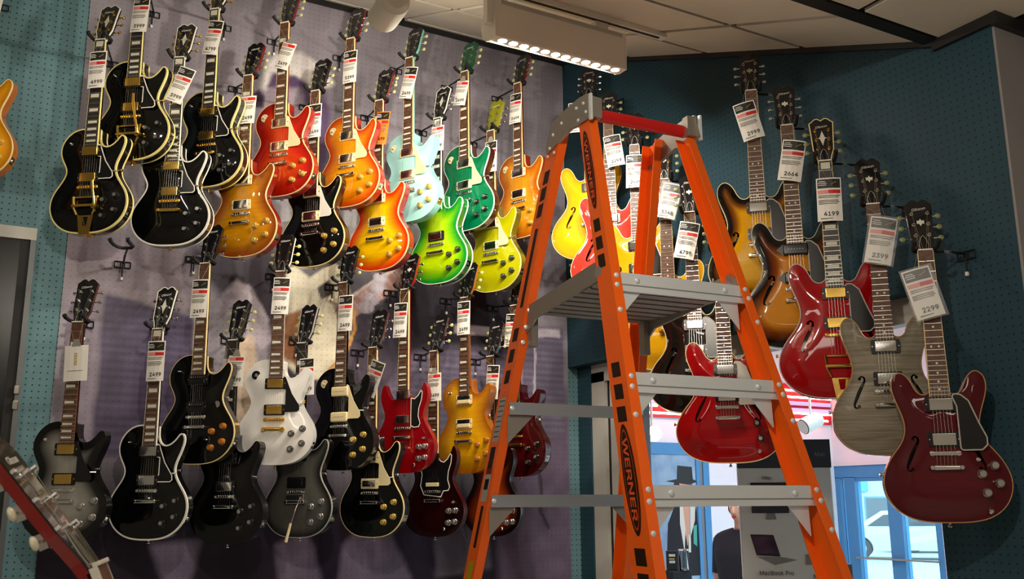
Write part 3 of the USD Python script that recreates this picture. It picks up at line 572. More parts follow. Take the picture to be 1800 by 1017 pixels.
        obj('height_screws', cyl((-.041, ytop - .006, z), (-.041, ytop - .004, z), .0025, 8).add(*cyl((.041, ytop - .006, z), (.041, ytop - .004, z), .0025, 8).mesh()), HWm, p)
    # bridge and tailpiece
    yb = fy - .0035
    bm = rbox(0, yb + .008, br, .090, .009, .013, .003)
    for s in (-1, 1): lathe([(.008, 0), (.008, .003), (.003, .0035), (.003, .012)], (s * .037, ytop + .0005, br), (0, -1, 0), 10, bm)
    b = obj('bridge', bm, HWm, g, smooth=40)
    sd = MB()
    for i in range(6): cb((i - 2.5) * .0104, yb + .0025, br, .0062, .006, .009, sd)
    obj('saddles', sd, HWm, b)
    if spec.get('bigsby'):
        fr = MB(); pl = Polygon([(-.036, .090), (.036, .090), (.023, -.002), (-.023, -.002)]).difference(Polygon([(-.010, .062), (.010, .062), (.006, .03), (-.006, .03)]).buffer(.002))
        ext(pl, -ytop * .5 + .002, -ytop * .5 + .0055, FRONT, fr)
        bx(-.024, .024, -ytop * -.0 - .0075, .03, -.0055, -.002, fr)
        for s in (-1, 1): tube([(s * .033, ytop - .004, .072), (s * .046, ytop - .007, .10), (s * .050, ytop - .008, .145)], (.005, .006, .006), 8, fr)
        vt = obj('vibrato_tailpiece', fr, HWm, g, smooth=40)
        obj('tension_bar', cyl((-.052, ytop - .006, .143), (.052, ytop - .006, .143), .0042, 10), HWm, vt, smooth=40)
        obj('roller_bar', cyl((-.052, ytop - .012, .108), (.056, ytop - .012, .108), .0062, 10), HWm, vt, smooth=40)
        obj('spring', lathe([(.008, 0), (.011, .004), (.011, .018), (.013, .02), (.013, .024), (0, .024)], (.05, ytop - .004, .10), (0, -1, 0), 12), HWm, vt, smooth=40)
        up = spec['bigsby'] == 'up'
        pts = [(.05, ytop - .030, .10), (.052, ytop - .038, .125), (.045, ytop - .046, .17), (.036, ytop - .05, .225), (.033, ytop - .05, .262)] if up else [(.05, ytop - .026, .10), (.052, ytop - .032, .125), (.046, ytop - .036, .16), (.042, ytop - .038, .20)]
        obj('vibrato_arm', tube(pts, (.006, .005, .005, .006, .0055)[:len(pts)], 8), HWm, vt, smooth=40)
        tz_ = .143
    else:
        tz_ = br - .040 if k != 'es' else br - .042
        tm = rbox(0, ytop - .010, tz_, .096, .011, .015, .005)
        for s in (-1, 1): lathe([(.0085, 0), (.0085, .014), (.006, .017), (0, .017)], (s * .041, ytop, tz_), (0, -1, 0), 10, tm)
        obj('tailpiece', tm, HWm, g, smooth=40)
        if spec.get('whammy'):
            a = obj('vibrato_arm', tube([(.03, ytop - .014, br - .02), (.027, ytop - .035, br - .06), (.006, ytop - .04, br - .13)], .0032, 8), M['chrome'], g, smooth=40)
            obj('arm_tip', tube([(.006, ytop - .04, br - .125), (-.012, ytop - .043, br - .20)], (.0055, .0065), 8), M['cream'], a, smooth=40)
            obj('vibrato_plate', rbox(0, ytop - .006, br - .028, .088, .011, .04, .003), M['nickel'], g, smooth=40)
    sm = strings_mesh(tz_ - N[2] + .006, yb - N[1] + .003)
    obj('strings', sh(sm), M['string'], g, kind='stuff')
    # pickguard
    pg = spec.get('guard')
    if pg:
        if k == 'lp': pts = [(.033, zf + .012), (.044, zf + .004), (.071, .292), (.104, .243), (.106, .224), (.096, .216), (.040, .216), (.040, .244), (.0455, .246), (.0455, zf - .046), (.033, zf - .043)]
        elif k == 'es': pts = [(.031, zf + .012), (.058, zf + .008), (.080, .372), (.103, .305), (.121, .262), (.121, .238), (.104, .222), (.042, .222), (.042, zf - .03), (.031, zf)]
        else: pts = [(.031, .345), (.044, .329), (.060, .325), (.078, .338), (.094, .362), (.104, .352), (.100, .318), (.086, .280), (.083, .246), (.094, .215), (.086, .198), (.060, .196), (.040, .204), (.040, .33)]
        if spec.get('bat'): pts = pts[:-2] + [(.046, .17), (-.05, .18), (-.07, .22), (-.062, .27), (-.075, .31), (-.09, .352), (-.075, .338), (-.058, .325), (-.04, .33), (-.031, .345), (-.031, zf - .001), (.031, zf - .001)]
        py = Polygon(pts).buffer(-.003).buffer(.003, quad_segs=4)
        if k == 'es': py = py.buffer(-.011).buffer(.011, quad_segs=6)
        y0 = .0145 if k != 'sg' else .002
        if k == 'es': y0 = .0155
        gp = obj('pickguard', ext(py, y0, y0 + .0022, FRONT), M[pg], g)
        if spec.get('gedge'): obj('edge_line', ext(py.difference(py.buffer(-.0042)), y0 + .0002, y0 + .0027, FRONT), M[spec['gedge']], gp)
        obj('guard_bracket', cyl((.09, -y0, .25), (.115, dome(k, .115, .25), .25), .0025, 6) if k != 'sg' else cyl((.06, -y0, .26), (.06, 0, .26), .003, 6), M['chrome'], gp)
    # knobs, switch, jack, strap buttons
    kn = {'lp': [(.121, .147), (.076, .127), (.119, .087), (.073, .064)], 'es': [(.150, .176), (.108, .150), (.160, .121), (.118, .092)], 'sg': [(.088, .112), (.122, .114), (.086, .062), (.119, .066)]}[k]
    if 'size' in spec: kn = [(x * .885, .215 + (z - .215) * .945) for x, z in kn]
    for x, z in kn:
        y = dome(k, x, z)
        kb = obj('knob', lathe([(.0135, -.001), (.0135, .003), (.0118, .005), (.0105, .016), (.009, .0175), (0, .0175)], (x, y, z), (0, -1, 0), 16), M[spec.get('knob', 'gold_knob')], g, smooth=30)
        obj('knob_cap', lathe([(.0075, .0174), (.0075, .0181), (0, .0181)], (x, y, z), (0, -1, 0), 12), M['silver_knob' if spec.get('knob') in ('black_knob', 'silver_knob') else spec.get('knob', 'gold_knob')], kb)
    sx, sz = {'lp': (-.088, .372), 'es': (.088, .196), 'sg': (.112, .150)}[k]; y = dome(k, sx, sz)
    sw = obj('selector_switch', lathe([(.006, 0), (.006, .004), (.002, .004), (.0022, .014), (.0032, .018), (0, .02)], (sx, y, sz), (.15, -1, -.1), 10), M['cream' if spec.get('chip') == 'cream' else 'chrome'], g, smooth=30)
    if spec.get('chip'): obj('switch_ring', lathe([(.007, .002), (.0185, .002), (.0185, -.001)], (sx, y, sz), (0, -1, 0), 20), M[spec['chip']], sw)
    if k == 'lp':
        jx, jz = .158, .080; jn = np.array([.93, 0, -.36])
        jp = obj('jack_plate', rbox(0, 0, 0, .003, .030, .030, .001), M[spec.get('jack', 'chrome')], g)
        UsdGeom.Xformable(jp).AddTranslateOp().Set(Gf.Vec3d(jx - .0015, .025, jz)); UsdGeom.Xformable(jp).AddRotateYOp().Set(21)
        obj('jack_socket', cyl((0, 0, 0), (.006, 0, 0), .006, 10), M['chrome'], jp)
    elif k == 'es': obj('jack_socket', lathe([(.008, 0), (.008, .003), (.005, .006), (0, .006)], (.112, dome(k, .112, .045), .045), (0, -1, 0), 12), M['chrome'], g)
    else: obj('jack_socket', lathe([(.008, 0), (.008, .003), (.005, .006), (0, .006)], (.06, 0, .035), (0, -1, 0), 12), M['chrome'], g)
    SB = [(.004, 0), (.0035, .006), (.007, .010), (.0065, .013), (0, .014)]
    obj('strap_button', lathe(SB, (0, S['T'] * .5, S['b'][:, 1].min()), (0, 0, -1), 10), HWm, g, smooth=40)
    if k == 'lp': obj('strap_button', lathe(SB, (.1055, S['T'] * .5, .262), (1, 0, 0), 10), HWm, g, smooth=40)
    if k == 'es': obj('strap_button', lathe(SB, (-.1985 * (.885 if 'size' in spec else 1), S['T'] * .5, .155), (-1, 0, 0), 10), HWm, g, smooth=40)
    if spec.get('sticker'): obj('sticker', lathe([(.0135, .0005), (0, .0005)], (.085, dome('lp', .085, .235) - .0006, .235), (0, -1, 0), 16), M['ink_grey'], g)
    return g
def MB_dots(z, y, r, kind=None):
    m = MB()
    for i in range(6):
        x = (i - 2.5) * .0098
        lathe([(r, .0), (r, .0012), (0, .0012)], (x, y + .0006, z), (0, -1, 0), 8, m)
    return m

# finishes
def TM(n, *a, **k): M[n] = top_mat(n, *a, **k)
SIDE = lambda n, h, **k: M.__setitem__(n, pm(n, hexc(h), .3, 0, .8, **k))
TM('t_black', [(0, '050505'), (1, '060606')], rough=.15); SIDE('s_black', '060506'); SIDE('s_brownblack', '1c0d08')
TM('t_amber', [(0, '8a3a08'), (.12, '9c5010'), (.35, 'c8840a'), (1, 'd8960e')], .18); SIDE('s_red', '7a1608')
TM('t_cherry', [(0, '8c0a06'), (.25, 'b01c08'), (.6, 'd04010'), (1, 'd84c14')], .12); SIDE('s_cherry', '8c1006')
TM('t_sunburst', [(0, 'b02806'), (.10, 'c84c08'), (.3, 'e88406'), (.6, 'f09c08'), (1, 'f09c08')], .14); SIDE('s_sunburst', '981a08')
TM('t_hotburst', [(0, 'd42008'), (.08, 'e03a08'), (.24, 'f08000'), (.42, 'f4bc02'), (1, 'f6c806')], .16)
TM('t_blue', [(0, 'a4dcd8'), (1, 'aee2dc')]); SIDE('s_blue', '8fccc6'); SIDE('h_mint', '74c4ae')
TM('t_limeburst', [(0, '067a18'), (.09, '149020'), (.24, '6ab404'), (.45, 'acd004'), (1, 'b8d806')], .12); SIDE('s_green', '0c6a1c')
TM('t_green', [(0, '036a40'), (1, '05784a')]); SIDE('s_dgreen', '3a1410'); SIDE('h_green', '04502e')
TM('t_olive', [(0, 'a4a404'), (1, 'b0b006')]); SIDE('s_olive', '54500c'); SIDE('h_olive', '8a8a16')
TM('t_honey', [(0, 'a04a0a'), (.12, 'b8620c'), (.4, 'd88c18'), (1, 'e09a20')], .12); SIDE('s_honey', '8a2a10')
TM('t_white', [(0, 'e9e7e2'), (1, 'efede8')]); SIDE('s_white', 'e4e2dc')
TM('t_yellowburst', [(0, '9a5208'), (.14, 'b8740c'), (.4, 'd89c04'), (1, 'e0a206')], .14); SIDE('s_amber', 'a05a14')
TM('t_red', [(0, '8c0610'), (1, '980812')]); SIDE('s_sgred', '8c0610'); TM('t_wine', [(0, '3a0408'), (1, '4a060a')]); SIDE('s_wine', '3a0408')
TM('t_silverburst', [(0, '060606'), (.16, '0c0c0c'), (.34, '6a6862'), (.6, '98968e'), (1, '9c9a92')]); TM('t_darkgrey', [(0, '0a0a0a'), (.07, '1a1a1a'), (.25, '4a4945'), (1, '54534e')])
TM('t_darkred', [(0, '180304'), (.4, '240506'), (1, '2a0607')]); TM('t_brownburst', [(0, '0a0403'), (.12, '240a04'), (.4, '8c3208'), (1, 'a0480c')])
TM('t_blonde', [(0, 'd88c10'), (.15, 'eab418'), (.4, 'f2be06'), (1, 'f4c208')], .08); SIDE('s_blonde', 'd89c18')
TM('t_faded', [(0, 'b43428'), (1, 'be4234')]); SIDE('s_faded', '9c2c22')
TM('t_esyellow', [(0, 'd09204'), (1, 'e0a806')], .08); TM('t_esblack', [(0, '060504'), (.5, '120a06'), (1, '1c1008')]); 
TM('t_escherry', [(0, '9c040c'), (1, 'b00812')], .1); SIDE('s_escherry', '8c040a')
TM('t_essun', [(0, '070504'), (.12, '120804'), (.23, '7c4606'), (.36, 'd09404'), (1, 'dca404')], .06); TM('t_estob', [(0, '050403'), (.15, '120804'), (.32, '7a3806'), (.52, 'cc8406'), (1, 'd8920a')], .06)
TM('t_grey', [(0, '837b69'), (.1, '938b79'), (1, '9e9684')], .45, grain=(7, 1, 130), coat=.15); SIDE('s_grey', '57503f')
TM('t_esdark', [(0, '4c0410'), (1, '5c0814')], .15); SIDE('s_esdark', '3a040a')
TM('t_gold', [(0, 'b06a06'), (.14, 'd08c08'), (.4, 'e8ac0c'), (1, 'f0b810')], .08)
P('mahogany', hexc('4a1a0e'), .3, 0, .7); P('mahogany_red', hexc('6a0c0a'), .3, 0, .7); P('maple', hexc('a87c48'), .3, 0, .7)

CUST = dict(kind='lp', top='t_black', side='s_black', bind2=True, bw=.0058, board='ebony', inlay='block', diamond=True, guard='black_plastic', gedge='white_binding', knob='black_knob', trc='black_plastic', ring='black_plastic', button='gold', hw='gold', pu=('gold', 'gold'))
STD = dict(kind='lp', bind='cream_binding', nbind='cream_binding', knob='gold_knob', neck='mahogany_red', chip='cream', jack='chrome')
ES = dict(kind='es', button='button_olive', bind='cream_binding', nbind='cream_binding', inlay='dot', knob='black_knob', ring='black_plastic', neck='mahogany')
D = lambda b, **k: {**b, **k}
# code: (finish, location, rotation, short description)
GT = {
 'U1': (D(CUST, bind='yellow_binding', hbind='white_binding', bigsby='up'), [0.493, 3.999, 3.114], -39.0, 'black guitar with an upright gold vibrato arm, head cut off by the frame'),
 'U2': (D(CUST, bind='yellow_binding', hbind='white_binding'), [0.805, 4.024, 3.057], -44.4, 'black guitar with gold bridge, left of the cherry red one'),
 'U3': (D(STD, top='t_cherry', side='s_cherry', guard='cream'), [1.111, 3.996, 3.057], -49.8, 'cherry red burst guitar with cream pickguard'),
 'U4': (D(STD, top='t_sunburst', side='s_sunburst', guard='cream'), [1.425, 3.994, 3.056], -55.0, 'orange sunburst guitar with cream pickguard'),
 'U5': (D(STD, top='t_blue', side='s_blue', bind=None, head='h_mint', guard='cream', neck='s_blue'), [1.724, 3.993, 3.029], -59.7, 'pale blue guitar with cream pickguard'),
 'U6': (D(STD, top='t_green', side='s_dgreen', neck='s_dgreen', head='h_green', face='h_green', guard='cream', knob='black_knob', ring='cream', bind='white_binding'), [2.022, 3.992, 3.025], -64.2, 'emerald green guitar with cream pickguard'),
 'U7': (D(STD, top='t_honey', side='s_honey'), [2.325, 3.990, 3.028], -68.5, 'honey amber guitar beside the ladder rail'),
 'L1': (D(CUST, bind='yellow_binding', hbind='white_binding', bigsby='down'), [0.356, 3.999, 2.789], -38.6, 'black guitar with a long gold vibrato tailpiece, far left'),
 'L2': (D(CUST, bind='white_binding', hbind='white_binding'), [0.662, 3.971, 2.771], -34.7, 'glossy black guitar with white edges above the empty hanger'),
 'L3': (D(STD, top='t_amber', side='s_red', knob='gold_knob'), [0.961, 3.997, 2.767], -47.0, 'amber brown guitar without pickguard'),
 'L4': (D(STD, top='t_black', side='s_brownblack', guard='white_plastic', neck='s_brownblack'), [1.266, 3.995, 2.760], -52.2, 'black guitar with white pickguard and gold knobs'),
 'L5': (D(STD, top='t_hotburst', side='s_cherry'), [1.575, 3.994, 2.778], -57.3, 'yellow and red sunburst guitar under the bright light'),
 'L6': (D(STD, top='t_limeburst', side='s_green', bind='white_binding', bind2=True, nbind='white_binding', hbind='white_binding', diamond=True, board='ebony', inlay='block', knob='black_knob', ring='black_plastic', chip=None, neck='s_brownblack', pu=('none', 'chrome'), head='s_brownblack', button='chrome'), [1.876, 3.992, 2.749], -62.0, 'lime green burst guitar with white edges'),
 'L7': (D(STD, top='t_olive', side='s_olive', neck='mahogany', head='h_olive', face='h_olive', guard='cream', knob='black_knob', bind='cream_binding', button='chrome'), [2.169, 3.991, 2.741], -66.3, 'olive yellow guitar with cream pickguard'),
 'M1': (D(STD, top='t_black', side='s_brownblack', knob='amber_knob', pu=('open', 'open'), ring='black_plastic', chip=None, sticker=True, neck='s_brownblack', button='chrome'), [0.828, 3.997, 1.905], -43.7, 'black guitar with amber knobs and cream edge'),
 'M2': (D(STD, top='t_white', side='s_white', bind=None, nbind=None, neck='s_white', head='white_plastic', hbind=None, guard='black_plastic', knob='black_knob', hw='gold', pu=('gold', 'gold'), ring='black_plastic', chip='black_plastic'), [1.142, 3.999, 1.907], -35.2, 'white guitar with black pickguard and gold pickups'),
 'M3': (D(STD, top='t_black', side='s_black', bind=None, nbind=None, pu=('soap', 'soap'), guard='cream', neck='s_black'), [1.428, 3.995, 1.888], -54.4, 'black guitar with cream bar pickups and cream pickguard'),
 'M4': (dict(kind='sg', top='t_red', side='s_sgred', neck='s_sgred', nbind='cream_binding', guard='black_plastic', gedge='white_binding', ring=None, knob='silver_knob', crown=True, button='chrome'), [1.717, 3.993, 1.879], -59.3, 'bright red two-horned guitar with black pickguard'),
 'M5': (D(STD, top='t_yellowburst', side='s_amber', bind=None, nbind=None, neck='s_amber', pu=('zebra', 'zebra'), knob='amber_knob', chip=None), [2.028, 3.992, 1.880], -64.2, 'golden yellow guitar with black and cream pickups'),
 'M6': (D(STD, top='t_wine', side='s_wine', bind=None, nbind=None, neck='mahogany', hw='gold', pu=('gold', 'gold'), ring='black_plastic', knob='black_knob', chip=None), [2.297, 3.990, 1.868], -68.2, 'wine red guitar partly hidden by the left ladder rail'),
 'N1': (D(STD, top='t_silverburst', side='s_black', bind=None, nbind=None, neck='mahogany', pu=('gold', 'gold'), ring='black_plastic', guard='black_plastic', knob='silver_knob', chip=None, button='chrome'), [0.367, 4.000, 1.620], -34.3, 'silver and black burst guitar with gold pickups, bottom left'),
 'N2': (D(CUST, bind='white_binding', hbind='white_binding', hw='chrome', pu=('chrome', 'chrome'), board='rosewood', button='chrome', bind2=False), [0.662, 3.998, 1.618], -40.1, 'black guitar with white edges and chrome parts, bottom row'),
 'N3': (D(STD, top='t_black', side='s_black', bind=None, nbind=None, neck='s_black', pu=('open', 'chrome'), ring='black_plastic', knob='black_knob', chip=None, board='ebony'), [0.960, 3.997, 1.595], -45.8, 'plain all black guitar below the white one'),
 'N4': (D(STD, top='t_darkgrey', side='s_black', bind='grey_binding', nbind=None, neck='s_black', pu=('open', 'open'), ring='black_plastic', knob='silver_knob', chip=None, whammy=True, board='ebony', hbind='grey_binding'), [1.266, 4.043, 1.613], -51.1, 'dark grey guitar with a thin vibrato arm'),
 'N5': (D(STD, top='t_black', side='s_black', pu=('mini', 'mini'), guard='cream', neck='mahogany', button='chrome'), [1.575, 3.994, 1.609], -56.8, 'black guitar with cream pickguard, bottom row'),
 'N6': (dict(kind='sg', top='t_darkred', side='s_wine', neck='s_wine', nbind='cream_binding', guard='black_plastic', gedge='white_binding', bat=True, ring=None, pu=('open', 'zebra'), knob='silver_knob'), [1.866, 3.993, 1.605], -61.6, 'dark brown two-horned guitar with wide black pickguard'),
 'N7': (dict(kind='sg', top='t_brownburst', side='s_brownblack', neck='s_brownblack', ring=None, pu=('open', 'open'), knob='silver_knob'), [2.159, 3.991, 1.601], -66.2, 'brown burst two-horned guitar behind the ladder rail'),
 'Y0': (D(STD, top='t_gold', side='s_amber', bind='cream_binding'), [-0.075, 4.001, 2.942], -28.1, 'yellow guitar cut off by the left picture edge'),
 'R1': (D(ES, top='t_blonde', side='s_blonde', knob='gold_knob', button='chrome'), [2.608, 3.779, 2.906], -43.7, 'glaring blonde f-hole guitar behind the ladder legs'),
 'R2': (D(ES, top='t_faded', side='s_faded'), [2.608, 3.615, 2.704], -43.7, 'faded red f-hole guitar behind the ladder rail'),
 'R3': (D(ES, top='t_esyellow', side='s_blonde', guard='black_plastic', gedge='white_binding'), [2.608, 3.413, 2.522], -43.7, 'yellow f-hole guitar with dark pickguard behind the ladder'),
 'R4': (D(ES, top='t_esyellow', side='s_blonde', guard='black_plastic', hw='gold'), [2.608, 3.209, 2.294], -43.7, 'yellow f-hole guitar under the ladder platform'),
 'R5': (D(ES, top='t_esblack', side='s_black', guard='black_plastic', gedge='grey_binding'), [2.608, 3.049, 2.1], -43.7, 'black f-hole guitar seen through the ladder'),
 'R6': (D(ES, top='t_escherry', side='s_escherry', guard='board_white', board='rosewood'), [2.608, 2.88, 1.894], -43.7, 'cherry red f-hole guitar between the ladder steps'),
 'S1': (D(ES, top='t_essun', side='s_black', guard='black_plastic', gedge='grey_binding', button='chrome'), [2.608, 2.647, 2.494], -43.7, 'yellow and black sunburst f-hole guitar, highest right of the ladder'),
 'S2': (D(ES, top='t_estob', side='s_black', pu=('dogear', 'dogear'), guard='black_plastic', gedge='grey_binding', bind='grey_binding', button='chrome'), [2.608, 2.473, 2.286], -43.7, 'tobacco burst f-hole guitar with black bar pickups'),
 'S3': (D(ES, top='t_escherry', side='s_escherry', hw='gold', pu=('gold', 'gold'), bigsby='up', inlay='block', diamond=True, hbind='cream_binding', bind='grey_binding', guard='black_plastic', gedge='grey_binding', board='ebony'), [2.608, 2.305, 2.091], -43.7, 'cherry red f-hole guitar with gold vibrato tailpiece'),
 'S4': (D(ES, size='em', top='t_grey', side='s_grey', bind='maple', nbind=None), [2.608, 2.117, 1.878], -43.7, 'grey flamed f-hole guitar'),
 'S5': (D(ES, size='em', top='t_esdark', side='s_esdark', guard='black_plastic', gedge='grey_binding', bind='maple', knob='silver_knob'), [2.594, 1.924, 1.672], -43.7, 'dark wine red f-hole guitar, lowest at the right'),
}
GROUP = {'U': 'guitars in the top row of the left wall', 'L': 'guitars in the second row of the left wall', 'M': 'guitars in the third row of the left wall', 'N': 'guitars in the bottom row of the left wall', 'Y': 'guitars at the left edge', 'R': 'guitars on the right wall behind the ladder', 'S': 'guitars on the right wall right of the ladder'}
for c, (sp, loc, rz, ds) in GT.items(): make_guitar('electric_guitar' if sp['kind'] != 'es' else 'semi_hollow_guitar', sp, ds, 'guitar', loc, rz, GROUP[c[0]])

# ------------------------------------------------------------------ hangers and price tags
def frame_of(c):
    sp, loc, rz, ds = GT[c]; g = rad(rz); N = np.array([0, -.0135 if sp['kind'] != 'sg' else -.004, SPEC[sp['kind']]['br'] + SC])
    R = np.array([[math.cos(g), math.sin(g), 0], [-math.sin(g), math.cos(g), 0], [0, 0, 1]])     # rows: local axes in the world
    return np.array(loc), R, N
short = lambda ds: ds.split(',')[0]
BRK = {'U1': (.093, .002), 'L1': (.076, .046), 'U2': (.104, .074), 'L3': (.019, .065), 'U3': (.038, .056), 'L2': (.012, .052), 'L5': (.059, .041), 'U5': (.061, .08), 'M1': (.014, .09), 'N5': (.046, .026), 'N6': (.071, .021), 'N7': (.08, .022)}
def hanger(c, bracket, N=None, R=None, label='', side='L', yaw_only=None):
    h = thing('wall_hanger', label, 'guitar hanger', tuple(bracket), group='black wire wall hangers')
    A = np.array([1., 0, 0]) if side == 'L' else np.array([0, 1., 0]); Nn = np.array([0, -1., 0]) if side == 'L' else np.array([-1., 0, 0]); Z = np.array([0, 0, 1.])
    pl = MB()
    for z in (-.013, .013): tube([A * -.032 + Nn * .004 + Z * z, A * .032 + Nn * .004 + Z * z], .0028, 6, pl)
    for a in (-.032, -.008, .008, .032): tube([A * a + Nn * .004 + Z * -.013, A * a + Nn * .004 + Z * .013], .0025, 6, pl)
    obj('wire_plate', pl, M['black_metal'], h)
    tail = obj('tail_rod', tube([Nn * .007 + Z * .013, Nn * .009 + Z * -.055], .003, 6), M['black_metal'], h)
    obj('tail_tip', rbox(*(Nn * .009 + Z * -.062), .010, .010, .014, .002), M['white_plastic'], tail)
    o = N - np.asarray(bracket); W = lambda p: o + np.asarray(p) @ R
    yk = tube([W((-.036, -.040, .024)), W((-.0355, -.030, .015)), W((-.035, -.005, .010)), W((-.033, .020, .008)), W((-.018, .036, .006)), W((.018, .036, .006)), W((.033, .020, .008)), W((.035, -.005, .010)), W((.0355, -.030, .015)), W((.036, -.040, .024))],
              (.0085, .0075, .007, .0068, .0065, .0065, .0068, .007, .0075, .0085), 8)
    y = obj('yoke', yk, M['foam'], h, smooth=50)
    e = W((0, .040, .006)); s0 = Nn * .010 + Z * .005
    obj('arm', tube([s0, s0 + Nn * .02, s0 + (e - s0) * .5 + Z * .004, e], .0042, 7), M['black_metal'], h, smooth=50)
    p = s0 + (e - s0) * .30 + Z * .0025; q_ = s0 + (e - s0) * .5 + Z * .004
    obj('sleeve', tube([p, q_], .0050, 7), M['aluminium_dull'] if side == 'R' else M['black_metal'], h)
for c in GT:
    loc, R, N = frame_of(c); n = loc + N @ R
    if c[0] in 'RS': b = np.array([RW, n[1] + .006, n[2] + .012]); sd = 'R'
    else: dx, dz = BRK.get(c, (.055, .05)); b = np.array([n[0] + dx, LW - .005, n[2] + dz]); sd = 'L'
    hanger(c, b, n, R, 'black hanger holding the ' + short(GT[c][3]), sd)
g = rad(-33); hanger('E', (.540, LW - .005, 2.751), np.array([.497, 4.0, 2.752]), np.array([[math.cos(g), math.sin(g), 0], [-math.sin(g), math.cos(g), 0], [0, 0, 1]]), 'empty black hanger left of the lower middle guitars, holding nothing')

TAGS = {'U1': (.026, .619, 3.1), 'L1': (.018, .667, -.3), 'U2': (.021, .66, 10.5), 'L2': (.028, .675, 21.7), 'L3': (.016, .647, 2.8), 'U3': (.032, .633, 21.0), 'L4': (.021, .655, .7), 'U4': (.023, .654, 1.2), 'L5': (.04, .659, 8.3), 'U5': (.021, .669, 14.5), 'U6': (.003, .688, 12.1), 'L6': (.026, .695, 1.5), 'U7': (.011, .665, 3.8), 'L7': (.025, .664, 1.2),
        'M1': (.004, .66, 1.3), 'M2': (.017, .701, 2.5), 'M3': (.037, .669, 1.3), 'M4': (.007, .675, 2.1), 'M5': (.019, .71, .8), 'M6': (.006, .688, 6.2), 'N1': (.025, .651, -2.3), 'N2': (.019, .681, -.2), 'N3': (.029, .685, 1.9), 'N4': (.04, .666, -1.5), 'N5': (.028, .672, 21.4), 'N6': (.036, .654, -.7), 'N7': (.044, .696, 4.8), 'Y0': (.053, .689, 6.5),
        'R1': (-.058, .723, 1.2), 'R2': (.028, .688, -7.8), 'R3': (.002, .707, 1.9), 'R4': (.021, .734, 15.8), 'R5': (-.015, .714, 13.1), 'S1': (-.016, .707, -13.1), 'S2': (.008, .693, 11.1), 'S3': (.002, .691, 1.4), 'S4': (.012, .709, 12.9), 'S5': (-.023, .702, -13.3)}
PRICE = {'S1': '2999', 'S2': '2664', 'S3': '4199', 'S4': '2399', 'S5': '2299', 'R5': '4799', 'R4': '5348', 'R2': '2299', 'U4': '5399', 'L1': '4999', 'U1': '3999', 'U2': '4799', 'L2': '3999'}
NOHEAD = ('U3', 'U6', 'L6', 'N3', 'N6', 'L3'); TXT = {}
def price_text(s):
    if s not in TXT: TXT[s] = text(s, .0145, .0003, True)
    return TXT[s]
